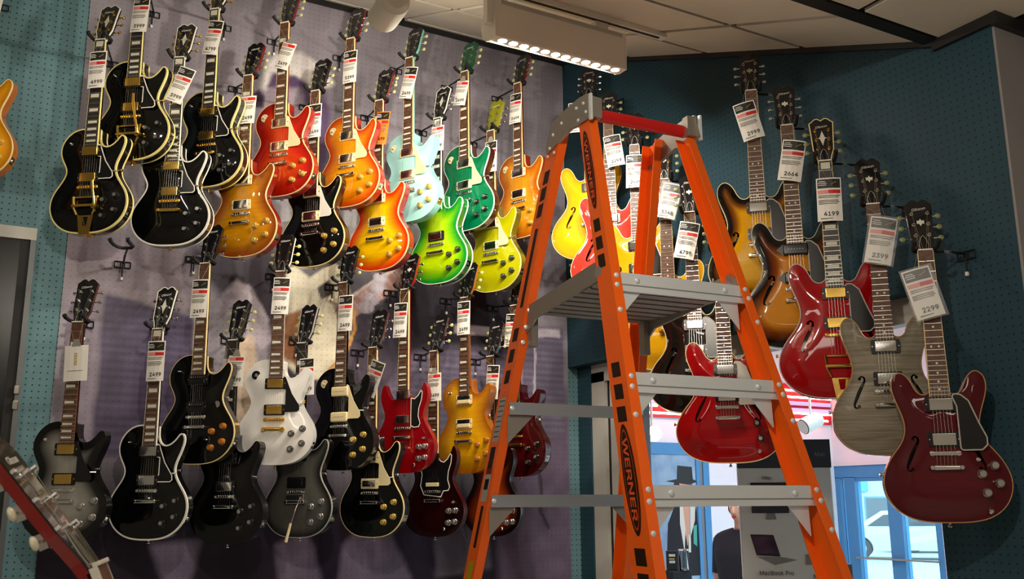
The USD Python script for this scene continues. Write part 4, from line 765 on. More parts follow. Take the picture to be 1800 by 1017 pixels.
for c, (lx, lz, ro) in TAGS.items():
    loc, R, N = frame_of(c); rr = rad(ro); big = c[0] in 'RS'
    w, hh = (.084, .158) if big else (.074, .158)
    if c == 'N1': w, hh = .092, .135
    if c in ('U3', 'U6', 'L6', 'N3', 'N6', 'L3'): hh = .126
    ctr = loc + np.array([lx, -.034 if c in ('N3', 'N4', 'L3') else -.052, lz]) @ R; rt, bk = R[0], R[1]; up = np.array([0, 0, 1.])
    m4 = np.eye(4); m4[0, :3], m4[1, :3], m4[2, :3], m4[3, :3] = rt * math.cos(rr) - up * math.sin(rr), bk, up * math.cos(rr) + rt * math.sin(rr), ctr
    t = thing('price_tag', ('orange' if c == 'L5' else 'blank white' if c == 'N1' else 'white') + ' price tag on the ' + short(GT[c][3]), 'price tag', group='price tags on the guitar necks', matrix=m4)
    bend = .004 if not big else .007
    nx_ = 5; xs = np.linspace(-w / 2, w / 2, nx_); cv = []
    for y in (-.0004, .0004): cv += [[x, y + bend * (2 * x / w) ** 2, z] for z in (-hh / 2, hh / 2) for x in xs]
    cv = np.array(cv); f = []
    for o, rev in ((0, 0), (2 * nx_, 1)):
        for i in range(nx_ - 1):
            qd = [o + i, o + i + 1, o + nx_ + i + 1, o + nx_ + i]; f.append(qd[::-1] if rev else qd)
    for i in range(nx_ - 1): f += [[i, 2 * nx_ + i, 2 * nx_ + i + 1, i + 1], [nx_ + i, nx_ + i + 1, 3 * nx_ + i + 1, 3 * nx_ + i]]
    f += [[0, nx_, 3 * nx_, 2 * nx_], [nx_ - 1, 3 * nx_ - 1, 4 * nx_ - 1, 2 * nx_ - 1][:2] + [4 * nx_ - 1, 3 * nx_ - 1][:0] or [0, nx_, 3 * nx_, 2 * nx_]][:1]
    card = obj('card', (cv, np.array(f)), M['card_orange' if c == 'L5' else 'card'], t)
    def pr_(x0, x1, z0, z1, mm_, name, lift=.0007):
        xs_ = np.linspace(x0, x1, 4); v_ = np.array([[x, -.0004 - lift + bend * (2 * x / w) ** 2, z] for z in (z0, z1) for x in xs_])
        return obj(name, (v_, np.array([[i, i + 1, i + 5, i + 4] for i in range(3)])), M[mm_], card)
    if c == 'N1':
        m_ = MB(); [bx(-.006 + .0 * k, .006, -.0012, -.0006, .035 - k * .006, .038 - k * .006, m_) for k in range(8)]
        obj('print', m_, M['ink_gold'], card); pr_(-.03, .03, -.03, -.028, 'ink_grey', 'print_line')
    else:
        ztop = hh / 2
        if c not in NOHEAD:
            pr_(-w / 2 + .004, w / 2 - .004, ztop - .038, ztop - .005, 'ink_black', 'header')
            m_ = MB()
            for k, (a, b) in enumerate(((.10, .36), (.06, .42), (.08, .40))): bx(-w / 2 + a * w, -w / 2 + b * w, -.0022, -.0015, ztop - .016 - k * .0065, ztop - .013 - k * .0065, m_)
            obj('header_lines', m_, M['ink_white'], card)
            tube([(.006, -.0018, ztop - .026), (.016, -.0018, ztop - .020), (.026, -.0018, ztop - .017)], .0012, 4, MB()) ; obj('header_stroke', tube([(.006, -.0012, ztop - .026), (.016, -.001, ztop - .020), (.026, -.0005, ztop - .016)], .0012, 4), M['ink_gold'], card)
            ztop -= .041
        else: ztop -= .004
        pr_(-w / 2 + .004, -.002, ztop - .017, ztop - .004, 'ink_pink', 'pale_band'); pr_(-.002, w / 2 - .004, ztop - .017, ztop - .004, 'ink_red', 'red_band')
        m_ = MB()
        for k, b in enumerate((.42, .36, 0, .34, .38, .30)):
            if b: bx(-w * .43, w * b, -.0011, -.0004, ztop - .026 - k * .0058, ztop - .0238 - k * .0058, m_)
        bx(-w * .38, w * .1, -.0011, -.0004, -hh / 2 + .008, -hh / 2 + .0105, m_)
        obj('print_lines', m_, M['ink_grey'], card, kind='stuff')
        tv, tf = price_text(PRICE.get(c, '2499')); obj('price', (np.stack([tv[:, 0] + .004, -.0006 - tv[:, 2], tv[:, 1] - hh / 2 + .019], 1), tf), M['ink_black'], card)
    if c in ('S4', 'S5', 'R4', 'N5'):
        obj('plastic_sleeve', bx(-w / 2 - .007, w / 2 + .007, -.0038, -.003, -hh / 2 - .006, hh / 2 + .004), M['sleeve'], t)
    # the tie: from the card's top to the neck just above the nut
    inv = np.array([m4[0, :3], m4[1, :3], m4[2, :3]]); tie = MB()
    for s in (-1, 1):
        pts = [loc + (N + np.array([s * .0252, .004, -.006])) @ R, loc + (N + np.array([s * .0252, -.014, -.010])) @ R]
        tube([(s * .004, 0, hh / 2 - .004)] + [(inv @ (p - ctr)) for p in pts[::-1]], .0006, 4, tie)
    if c in ('U3', 'U6', 'L6', 'N3', 'N6', 'N1', 'L7'): ext(Polygon([(-.016, hh / 2 - .002), (.016, hh / 2 - .002), (.007, hh / 2 + .022), (-.007, hh / 2 + .022)]).buffer(.002), -.0005, .0005, FRONT, tie)
    obj('tie', tie, M['tie_clear'], t)

# ------------------------------------------------------------------ orange ladder
lad = thing('stepladder', 'tall orange fibreglass platform ladder with aluminium steps and red top bar', 'ladder', (1.792, 1.431, 0), -3.667)
h0, sl, la, zp, D0, bb = .436, .078, .322, 2.402, 2.108, .314
dep = lambda z: .062 + .030 * (2.95 - z)
wx = lambda z: h0 - sl * z
def rail(side, rear, z0, z1, name):
    fl, t_ = .032, .005
    c = Polygon([(0, 0), (fl, 0), (fl, t_ / .08), (t_, t_ / .08), (t_, 1 - t_ / .08), (fl, 1 - t_ / .08), (fl, 1), (0, 1)])
    def fr(v):
        z = z0 + (z1 - z0) * v[:, 2]; x = side * (wx(z) - v[:, 0])
        y = (D0 - bb * z - .042 + .084 * v[:, 1]) if rear else (la * z + v[:, 1] * dep(z))
        return np.stack([x, y, z], 1)
    m = ext(c, 0, 1, fr).mesh()
    f = m[1][:, ::-1] if side > 0 else m[1]
    return obj(name, (m[0], f), M['fiberglass'], lad)
RF = {s: rail(s, False, .0, 2.955, 'front_rail') for s in (-1, 1)}
RB = {s: rail(s, True, .0, 3.0, 'rear_rail') for s in (-1, 1)}
for s in (-1, 1):
    obj('foot', rbox(s * (wx(0) - .014), dep(0) / 2, .0, .05, dep(0) + .02, .05, .008), M['black_plastic'], RF[s]); obj('foot', rbox(s * (wx(0) - .014), D0, .0, .05, .11, .05, .008), M['black_plastic'], RB[s])
def rivet(par, x, y, z, d=(0, -1, 0), r=.0085): obj('rivet', lathe([(r, 0), (r * .9, .003), (r * .5, .0045), (0, .005)], (x, y, z), d, 10), M['aluminium'], par)
for k in range(7):
    z = zp - .3048 * k; xx = wx(z) - .034; y = la * z
    sm = MB(); H = .052
    prism_st = Polygon([(y + .001, z), (y + .085, z), (y + .085, z - .03), (y + .081, z - .03), (y + .081, z - .004), (y + .005, z - .004), (y + .005, z - H), (y + .012, z - H), (y + .012, z - H - .003), (y + .001, z - H - .003)])
    wid = xx + .026
    st = obj('step', ext(prism_st, -wid, wid, lambda v: np.stack([v[:, 2], v[:, 0], v[:, 1]], 1)), M['aluminium'], lad)
    obj('step_groove', bx(-wid, wid, y - .0006, y + .001, z - .037, z - .034), M['aluminium_dull'], st)
    for s in (-1, 1):
        g = Polygon([(s * xx, z - H), (s * (xx - .075), z - H), (s * (xx + .004), z - H - .085)])
        obj('gusset_brace', ext(g, -(y + .016), -(y + .012), FRONT), M['aluminium'], st)
        rivet(st, s * (xx - .055), y, z - .02)
        for dz, dx in ((-.012, .016), (-.042, .014), (-.12, .012)): rivet(RF[s], s * (wx(z + dz) - dx), la * (z + dz), z + dz)
# platform
pf = MB(); y0, y1, pw = la * zp + .012, D0 - bb * zp - .005, wx(zp) - .012
bx(-pw, pw, y0, y1, zp - .012, zp - .002, pf)
plat = obj('platform', pf, M['dark_steel'], lad)
for k in range(9): obj('platform_rib', bx(-pw, pw, y0 + .03 + k * (y1 - y0 - .06) / 8 - .022, y0 + .03 + k * (y1 - y0 - .06) / 8 + .022, zp - .024, zp - .012), M['dark_steel'], plat)
for s in (-1, 1):
    arm = obj('platform_arm', ext(Polygon([(y0 + .02, zp + .02), (y0 + .06, zp + .045), (y1 - .02, zp - .01), (y1 + .01, zp - .06), (y1 - .02, zp - .085), (y1 - .08, zp - .045), (y0 + .05, zp - .0)]).buffer(.008), s * pw - .004, s * pw + .004, lambda v: np.stack([v[:, 2], v[:, 0], v[:, 1]], 1)), M['dark_steel'], plat)
    obj('pivot', cyl((s * pw - .012, y0 + .06, zp + .012), (s * pw + .012, y0 + .06, zp + .012), .018, 14), M['aluminium_dull'], arm)
    br_ = obj('rear_bracket', bx(s * (wx(2.33) - .03) - .012, s * (wx(2.33) - .03) + .012, D0 - bb * 2.33 - .075, D0 - bb * 2.33 - .043, 2.26, 2.40), M['dark_steel'], RB[s])
    for z in (2.28, 2.33, 2.385): rivet(RB[s], s * (wx(z) - .012), D0 - bb * z - .043, z)
# rear horizontals
for k in range(6):
    z = 2.083 - .306 * k; xx = wx(z) - .004; y = D0 - bb * z - .047
    rb = obj('rear_brace', ext(Polygon([(y, z), (y + .035, z), (y + .035, z - .003), (y + .003, z - .003), (y + .003, z - .042), (y, z - .042)]), -xx, xx, lambda v: np.stack([v[:, 2], v[:, 0], v[:, 1]], 1)), M['aluminium_dull'], lad)
    for s in (-1, 1):
        obj('corner_plate', ext(Polygon([(s * xx, z - .042), (s * (xx - .10), z - .042), (s * xx, z - .14)]), -(y + .02), -(y + .017), FRONT), M['dark_steel'], rb); rivet(RB[s], s * (wx(z) - .014), y + .002, z - .02)
# top brackets, bar
TP = [(.922, 2.942), (.945, 3.022), (1.0, 3.026), (1.09, 3.020), (1.18, 3.005), (1.225, 2.94), (1.215, 2.915), (1.13, 2.935), (1.06, 2.950), (1.0, 2.944)]
for s in (-1, 1):
    x = wx(2.97) * s
    br_ = obj('top_bracket', ext(Polygon(TP).buffer(.004), x - .006 + s * .004, x + .006 + s * .004, lambda v: np.stack([v[:, 2], v[:, 0], v[:, 1]], 1)), M['dark_steel'], lad)
    obj('cap_flange', ext(Polygon([(s * wx(2.945), 2.945), (s * (wx(2.945) - .04), 2.945), (s * (wx(2.945) - .04), 3.012), (s * wx(3.015), 3.015)]), -.958, -.930, lambda v: np.stack([v[:, 0], -v[:, 2], v[:, 1]], 1)), M['dark_steel'], br_)
    obj('edge_lip', bx(x - .004 + s * .008, x + .004 + s * .008, .918, .930, 2.93, 3.018), M['aluminium'], br_)
    for (y, z) in ((.95, 2.965), (.965, 3.0), (1.0, 2.955), (1.01, 3.0), (1.11, 2.985), (1.17, 2.965), (1.195, 2.925), (1.21, 2.90), (1.165, 2.9)): rivet(br_, x + s * .010, y, z, (s, 0, 0), .006)
obj('top_bar', tube([(-wx(2.96) + .03, .965, 2.968), (wx(2.96) - .03, .965, 2.968)], .021, 14), M['red_tube'], lad, smooth=40)
# decals on the outer webs: printed flat
def decal(pts, rear, mm_, name, side=-1, lift=.0008):     # pts: (offset from the rail's front edge, z)
    v = np.array([[side * (wx(z) + lift), (D0 - bb * z - .042 + y) if rear else la * z + y, z] for y, z in pts]); n = len(v)
    f = [[0, i, i + 1] for i in range(1, n - 1)]; f = np.array(f) if side > 0 else np.array(f)[:, ::-1]
    return obj(name, (np.vstack([v, v]), np.vstack([f, f[:, ::-1] + n])), M[mm_], (RB if rear else RF)[side])
def oval(zc, zh, yc, yw, mm_, lift): return decal([(yc + yw * math.cos(a), zc + zh * math.sin(a)) for a in np.linspace(0, 2 * PI, 28)[:-1]], False, mm_, 'maker_oval', lift=lift)
for zc, zh in ((2.765, .145), (1.81, .145), (.87, .145)):
    yc = dep(zc) * .52
    oval(zc, zh, yc, dep(zc) * .34, 'decal', .0008); oval(zc, zh * .91, yc, dep(zc) * .27, 'decal_orange', .0013); oval(zc, zh * .86, yc, dep(zc) * .235, 'decal', .0018)
    tv, tf = text('WERNER', dep(zc) * .24, .0004, True)
    z = zc - tv[:, 0] * .215 / (tv[:, 0].max() - tv[:, 0].min()); yy = yc + dep(zc) * .12 - tv[:, 1]
    obj('maker_name', (np.stack([-(wx(z) + .0022 + tv[:, 2]), la * z + yy, z], 1), tf), M['decal_orange'], RF[-1])
for z in (2.565, 2.505, 2.445, 2.108, 2.045, 1.982, 1.615, 1.555, 1.495):
    d = dep(z); decal([(d * .28, z - .021), (d * .76, z - .021), (d * .76, z + .021), (d * .28, z + .021)], False, 'decal', 'black_square')
for z in (2.83, 2.775, 2.72, 2.31, 2.24, 2.17, 1.915, 1.87): decal([(.025, z - .022), (.062, z - .022), (.062, z + .022), (.025, z + .022)], True, 'decal', 'black_square')
lb = decal([(.018, 1.955), (.066, 1.955), (.066, 2.10), (.018, 2.10)], True, 'label_white', 'warning_label')
decal([(.018, 1.755), (.066, 1.755), (.066, 1.845), (.018, 1.845)], True, 'label_white', 'warning_label'); decal([(.026, 1.795), (.058, 1.795), (.058, 1.83), (.026, 1.83)], True, 'ink_black', 'label_picture', lift=.0014)
decal([(.018, 1.845), (.066, 1.845), (.066, 1.865), (.018, 1.865)], True, 'decal_orange', 'label_band')
decal([(.02, 1.48), (.06, 1.48), (.06, 1.555), (.02, 1.555)], True, 'label_yellow', 'warning_label'); decal([(.03, 1.60), (.05, 1.60), (.05, 1.74), (.03, 1.74)], True, 'decal', 'printed_line')
for k in range(8): decal([(.022, 2.088 - k * .017), (.062, 2.088 - k * .017), (.062, 2.092 - k * .017), (.022, 2.092 - k * .017)], True, 'ink_grey', 'printed_line', lift=.0014)
decal([(.03, 2.40), (.052, 2.40), (.052, 2.66), (.03, 2.66)], True, 'decal', 'printed_line')

# ------------------------------------------------------------------ doorway and the front shop beyond it
XD = RW + .15
d1 = thing('door_1', 'grey framed doorway panel left in the wide opening', 'door', (RW + .07, 0, 0), kind='structure')
obj('frame', bx(0, .06, 4.085, 4.20, 0, 2.41).add(*bx(0, .06, 2.112, 4.20, 2.36, 2.452).mesh()), M['frame_grey'], d1)
obj('gap', bx(.02, .06, 4.045, 4.085, 0, 2.36), M['gap_black'], d1)
obj('stile', bx(.005, .05, 3.99, 4.045, 0, 2.36), M['frame_grey'], d1); obj('panel', bx(.015, .045, 3.83, 3.99, 0, 2.36), M['door_grey'], d1); obj('stile', bx(.005, .05, 3.78, 3.83, 0, 2.36), M['door_grey'], d1)
XF, YF = 7.1, 6.45
struct('floor', bx(XD - .15, XF + .2, 1.85, YF + .1, -.1, -.002), M['carpet'], 'grey floor of the front shop', 'floor')
struct('ceiling', bx(XD, XF, 1.85, YF, 3.15, 3.2), M['plain_wall'], 'pale ceiling of the front shop', 'ceiling')
struct('wall_far', bx(RW + .0, XF + .1, YF, YF + .1, 0, 3.2), M['pink_wall'], 'pinkish white far wall of the front shop', 'wall')
struct('wall_inner', bx(RW, XD, LW + .12, YF, 0, 3.2), M['pink_wall'], 'side wall of the front shop behind the mural corner', 'wall')
wf = MB(); bx(XF, XF + .1, 1.85, 5.36, 0, 3.2, wf); bx(XF, XF + .1, 5.36, YF, 2.075, 3.2, wf)
struct('wall_front', wf, M['pink_wall'], 'pinkish white wall above the grey blue entrance door', 'wall')
struct('trim_5', bx(XF - .02, XF, 5.30, YF, 2.062, 2.085), M['white_trim'], 'pale trim strip above the grey blue entrance door', 'trim')
w1 = thing('window_1', 'grey blue framed glass entrance door bright with daylight, tint put into frame colour', 'door', (XF, 0, 0), kind='structure')
fr = MB(); bx(0, .08, 5.36, YF, 1.955, 2.062, fr); bx(0, .08, 6.395, YF, 0, 1.96, fr); bx(0, .08, 6.225, 6.345, 0, 1.96, fr); bx(0, .08, 5.745, 5.885, 0, 1.96, fr); bx(0, .08, 5.36, 5.42, 0, 1.96, fr); bx(0, .08, 5.36, 6.23, 0, .2, fr)
obj('frame', fr, M['daylight_tint_frame'], w1)
for a, b in ((6.345, 6.395), (5.885, 6.225), (5.42, 5.745)): obj('glass_pane', bx(.035, .042, a, b, .2, 1.955), M['glass'], w1)
obj('push_bar', bx(-.04, -.01, 5.40, 6.24, 1.25, 1.265), M['dark_steel'], w1); obj('rim_panel', bx(.01, .03, 5.885, 6.225, 1.92, 1.955), M['daylight_tint_frame'], w1)
# red neon band along the far wall
nb = thing('neon_sign', 'red and white glowing neon tubes on a red band high on far wall', 'neon sign', (4.6, YF - .03, 2.5))
obj('band', bx(0, 2.48, 0, .028, -.06, .30), M['red_panel'], nb)
for z in (.045, .105): obj('lilac_strip', bx(0, 2.48, -.008, .0, z, z + .035), M['neon_white'], nb)
for z, segs in ((.235, ((0, .9), (.93, 1.6), (1.64, 2.46))), (.175, ((.05, .50), (.55, 1.2), (1.25, 2.46))), (.03, ((.1, .42), (.46, .9), (1.0, 1.9), (1.95, 2.46))), (-.03, ((.3, .95), (1.0, 1.6), (1.66, 2.4)))):
    for a, b in segs: obj('neon_tube', tube([(a, -.03, z), (b, -.03, z)], .011, 8), M['neon_red'], nb)
def spot(p, aim, label, lit):
    h = thing('shop_spot_lamp', label, 'lamp', p, group='spot lamps in the front shop'); d = np.array(aim) / np.linalg.norm(aim)
    obj('can', lathe([(.05, 0), (.052, -.02), (.048, -.13), (.03, -.15), (0, -.15)], (0, 0, 0), d, 18), M['lamp_white'], h, smooth=30)
    obj('lens', lathe([(0, -.004), (.046, -.004)], (0, 0, 0), -d, 18), M['led_soft' if lit else 'white_plastic'], h)
    obj('stem', cyl(-d * .07, (-d[0] * .07, -d[1] * .07, 3.15 - p[2]), .008, 8), M['lamp_white'], h)
P('led_soft', (1, 1, 1), .5, emit=(1, .95, .9), glow=30.0)
spot((3.885, 4.99, 2.176), (-.45, -.85, -.15), 'glowing white spot lamp beside the neon tubes', True)
spot((4.62, 4.42, 2.205), (-.8, .1, -.35), 'white spot lamp right of the ladder below the red neon', False)
# framed life-size picture on the far wall
pp = thing('framed_poster', 'life-size framed poster of a person in black top hat and dark jacket', 'poster', (4.93, YF - .03, .55))
obj('board', bx(0, .50, 0, .02, 0, 1.60), M['poster_blue'] if 'poster_blue' in M else pm('poster_blue', hexc('6f8fae'), .4, noise=(5, hexc('9db4c8'))), pp)
fr = MB(); bx(.49, .525, -.012, .03, -.5, 1.66, fr); bx(.565, .63, -.012, .03, -.5, 1.66, fr); bx(-.04, 0, -.012, .03, -.5, 1.66, fr); bx(-.04, .63, -.012, .03, 1.585, 1.68, fr)
obj('frame', fr, M['daylight_tint_frame'], pp); obj('frame_infill', bx(.525, .565, .0, .03, -.5, 1.6), M['door_grey'], pp)  # plain grey strip set back between the two uprights
def ink(pts, mm_, name, lift): obj(name, ext(Polygon(pts), lift, lift + .001, FRONT), M[mm_], pp)
X_ = lambda px: (px - 1137) * .0061; Z_ = lambda py: 2.044 - .0046 * (py - 818) - .55
PT = lambda L_: [(X_(a), Z_(b)) for a, b in L_]
ink(PT([(1186, 818), (1211, 820), (1212, 842), (1220, 846), (1205, 852), (1165, 846), (1184, 842)]), 'ink_black', 'hat', .001)
ink(PT([(1186, 850), (1209, 850), (1208, 876), (1201, 888), (1193, 886), (1187, 872)]), 'skin', 'face', .0008)
ink(PT([(1180, 846), (1188, 850), (1190, 885), (1176, 900), (1174, 870)]), 'hair', 'hair', .0012); ink(PT([(1208, 848), (1214, 860), (1214, 895), (1206, 884)]), 'hair', 'hair', .0012)
ink(PT([(1176, 895), (1192, 884), (1197, 960), (1216, 890), (1219, 1010), (1160, 1010), (1166, 920)]), 'dark_shirt', 'jacket', .0016)
ink(PT([(1190, 884), (1205, 882), (1202, 930), (1198, 958), (1192, 920)]), 'skin', 'chest', .0022); ink(PT([(1187, 884), (1192, 884), (1195, 930), (1192, 970), (1186, 920)]), 'board_white', 'collar', .003); ink(PT([(1205, 884), (1214, 884), (1212, 915), (1203, 945)]), 'board_white', 'collar', .003)
ink(PT([(1200, 940), (1204, 938), (1203, 970), (1199, 970)]), 'board_white', 'pin', .003); ink(PT([(1209, 925), (1215, 922), (1214, 960), (1208, 955)]), 'sign_green', 'pattern', .0035)
# leaflet stand and glass jar on a small plinth
pl = thing('plinth', 'dark display plinth below the framed poster', 'plinth', (4.02, 4.98, 0)); obj('column', rbox(0, 0, .665, .16, .10, 1.33, .01), M['dark_pants'], pl)
ls = thing('leaflet_holder', 'small dark leaflet holder with white print in front of poster', 'leaflet holder', (3.985, 4.985, 1.33), -30)
obj('body', rbox(0, 0, .06, .07, .03, .12, .004), M['ink_black'], ls); obj('print', bx(-.02, .02, -.0165, -.0155, .085, .10).add(*bx(-.018, .018, -.0165, -.0155, .045, .06).mesh()), M['ink_white'], ls); obj('print', bx(-.02, .015, -.0165, -.0155, .065, .075), M['ink_gold'], ls)
gj = thing('glass_jar', 'clear cylindrical glass jar beside the leaflet holder', 'jar', (4.05, 4.945, 1.33)); obj('jar', lathe([(.0, .002), (.03, .002), (.032, .01), (.032, .12), (.028, .12), (.028, .012), (0, .010)], (0, 0, 0), (0, 0, 1), 18), M['glass'], gj, smooth=40); obj('lid', lathe([(.033, .12), (.033, .13), (0, .132)], (0, 0, 0), (0, 0, 1), 16), M['chrome'], gj)
# tall product board
bw = .476; e1 = np.array([.391, -.267, 0]) / .4735; e2 = np.array([-e1[1], e1[0], 0])
m4 = np.eye(4); m4[0, :3], m4[1, :3], m4[2, :3], m4[3, :3] = e1, e2, (0, 0, 1), (3.531, 3.851, 0)
bs = thing('product_board', 'tall grey white product board with pictures of computers and dark top', 'sign board', matrix=m4)
obj('board', rbox(bw / 2, .02, 1.02, bw, .03, 2.04, .006), M['board_white'], bs)
U_ = lambda px: (px - 1297) * .00297; V_ = lambda py: 1.75 + (883 - py) / 340
QD = lambda a, b, c_, d: [(U_(a), V_(b)), (U_(c_), V_(b)), (U_(c_), V_(d)), (U_(a), V_(d))]
def bp(pts, mm_, name, lift=.001): obj(name, ext(Polygon(pts), -.005 + lift, -.005 + lift + .001, FRONT), M[mm_], bs)
bp(QD(1297, 777, 1458, 826), 'board_dark', 'top_band', .001)
P('screen_violet', hexc('5a3448'), .3, noise=(14, hexc('2a1c30')))
bp(QD(1318, 851, 1381, 902), 'ink_black', 'screen', .001); bp(QD(1321, 854, 1378, 893), 'screen_violet', 'screen_picture', .003); bp(QD(1318, 893, 1381, 903), 'board_dark', 'screen_chin', .004); bp([(U_(1343), V_(903)), (U_(1357), V_(903)), (U_(1359), V_(914)), (U_(1341), V_(914))], 'ink_grey', 'screen_foot')
bp([(U_(1313), V_(939)), (U_(1352), V_(940)), (U_(1362), V_(976)), (U_(1322), V_(974))], 'ink_black', 'laptop_lid', .001); bp([(U_(1316), V_(942)), (U_(1350), V_(943)), (U_(1359), V_(972)), (U_(1324), V_(971))], 'screen_violet', 'laptop_picture', .003); bp([(U_(1322), V_(976)), (U_(1362), V_(977)), (U_(1390), V_(982)), (U_(1352), V_(990))], 'ink_grey', 'laptop_base', .001)
bp(QD(1404, 973, 1440, 990), 'ink_grey', 'small_computer', .001); bp(QD(1412, 900, 1440, 935), 'ink_grey', 'small_picture', .001)
for tx, px, py, hgt in (('iMac', 1347, 846, .017), ('MacBook Pro', 1354, 1007, .020), ('Mac mini', 1432, 1012, .018), ('Mac', 1440, 806, .020)):
    tv, tf = text(tx, hgt, .0006); obj('lettering', (np.stack([tv[:, 0] + U_(px), .005 - .002 - tv[:, 2] + .0, tv[:, 1] + V_(py)], 1), tf), M['ink_grey' if tx == 'Mac' else 'ink_black'], bs)
mb_ = thing('dark_monitor', 'small dark box at the foot of the bright entrance door', 'box', (4.2046, 3.826, 0), -20)
obj('case', rbox(0, 0, 1.30, .10, .08, .24, .006), M['ink_black'], mb_); obj('stand', cyl((0, 0, 0), (0, 0, 1.18), .02, 12).add(*cyl((0, 0, 0), (0, 0, .02), .12, 16).mesh()), M['black_metal'], mb_)
# person behind the board: one continuous body
def person(name, label, pos, yaw):
    p = thing(name, label, 'person', pos, yaw)
    J = dict(pel=(0, 0, .98, .135), wai=(0, .0, 1.10, .125), che=(0, 0, 1.32, .145), shl=(-.18, 0, 1.47, .062), shr=(.18, 0, 1.47, .062), nec=(0, .0, 1.52, .055), nek=(0, -.015, 1.60, .052))
    sk = manifold3d.Manifold.sphere
    def ball(q, r, n=14): return sk(r, n).translate(tuple(q))
    def bone(a, b, ra, rb): return manifold3d.Manifold.batch_hull([ball(a, ra), ball(b, rb)])
    tors = manifold3d.Manifold.batch_hull([ball((-.09, 0, 1.0), .10), ball((.09, 0, 1.0), .10), ball((-.08, 0, 1.12), .10), ball((.08, 0, 1.12), .10)]) + manifold3d.Manifold.batch_hull([ball((-.08, 0, 1.12), .10), ball((.08, 0, 1.12), .10), ball((-.12, 0, 1.36), .10), ball((.12, 0, 1.36), .10), ball((-.17, .01, 1.46), .06), ball((.17, .01, 1.46), .06), ball((0, 0, 1.52), .05)])
    head = manifold3d.Manifold.batch_hull([ball((0, .005, 1.72), .090), ball((0, .025, 1.73), .088), ball((0, -.045, 1.645), .045), ball((0, -.06, 1.69), .05)]) + manifold3d.Manifold.batch_hull([ball((0, -.105, 1.705), .012, 8), ball((0, -.118, 1.672), .014, 8), ball((0, -.09, 1.672), .016, 8)]) + bone((0, .01, 1.50), (0, .0, 1.64), .056, .054)
    body = tors + head
    for s in (-1, 1):
        body += ball((s * .09, .01, 1.69), .024, 10)
        body += bone((s * .19, .01, 1.45), (s * .235, .02, 1.17), .055, .042) + bone((s * .235, .02, 1.17), (s * .245, -.06, .94), .042, .030)
        hx, hy, hz = s * .247, -.075, .90
        body += manifold3d.Manifold.batch_hull([ball((hx, hy + .005, hz), .024, 8), ball((hx, hy - .025, hz - .055), .016, 8), ball((hx, hy + .022, hz - .055), .016, 8)])
        for k in range(4):
            y = hy - .027 + k * .016; L_ = (.062, .072, .068, .052)[k]
            body += bone((hx, y, hz - .06), (hx - s * .004, y - .004, hz - .06 - L_ * .55), .0088, .008) + bone((hx - s * .004, y - .004, hz - .06 - L_ * .55), (hx - s * .016, y - .008, hz - .06 - L_), .008, .0072)
        body += bone((hx, hy - .028, hz - .02), (hx - s * .012, hy - .052, hz - .05), .011, .009) + bone((hx - s * .012, hy - .052, hz - .05), (hx - s * .016, hy - .056, hz - .08), .009, .008)
        body += bone((s * .09, 0, .96), (s * .105, -.01, .52), .088, .058) + bone((s * .105, -.01, .52), (s * .11, .02, .09), .058, .038) + manifold3d.Manifold.batch_hull([ball((s * .11, .02, .05), .045), ball((s * .12, -.14, .035), .034), ball((s * .11, .05, .035), .034)])
    m = body.refine_to_length(.03).to_mesh(); tm = trimesh.Trimesh(m.vert_properties[:, :3], m.tri_verts)
    trimesh.smoothing.filter_taubin(tm, iterations=6)
    v = np.array(tm.vertices); fc = np.array(tm.faces); c = v[fc].mean(1)
    b = obj('body', (v, fc), M['skin'], p, smooth=True)
    n = tm.vertex_normals
    def cloth(sel, off, mm_, nm):
        f = fc[sel]; u, inv_ = np.unique(f, return_inverse=True); obj(nm, (v[u] + n[u] * off, inv_.reshape(-1, 3)), M[mm_], b, smooth=True)
    ax = abs(c[:, 0])
    cloth((c[:, 2] > .95) & (c[:, 2] < 1.545) & ~((ax > .20) & (c[:, 2] < 1.22)), .012, 'dark_shirt', 'shirt')
    cloth((c[:, 2] < 1.02) & (c[:, 2] > .08) & (ax < .20), .010, 'dark_pants', 'trousers')
    cloth((c[:, 2] < .10), .008, 'black_plastic', 'shoe')
    cloth((c[:, 2] > 1.665) & ((c[:, 1] > -.035) | (c[:, 2] > 1.765)) & ~((ax > .085) & (c[:, 2] < 1.72)), .009, 'hair', 'hair')
    for s in (-1, 1):
        e = obj('eye', ell((s * .032, -.088, 1.712), (.012, .008, .008), 6), M['bone'], b); obj('eyebrow', ell((s * .032, -.094, 1.732), (.017, .006, .004), 6), M['hair'], b)
    obj('mouth', ell((0, -.095, 1.637), (.022, .007, .006), 6), M['red_tube'], b)
    return p
person('person', 'person with short dark hair and dark short-sleeved shirt behind the board', (5.16, 5.615, 0), -75)

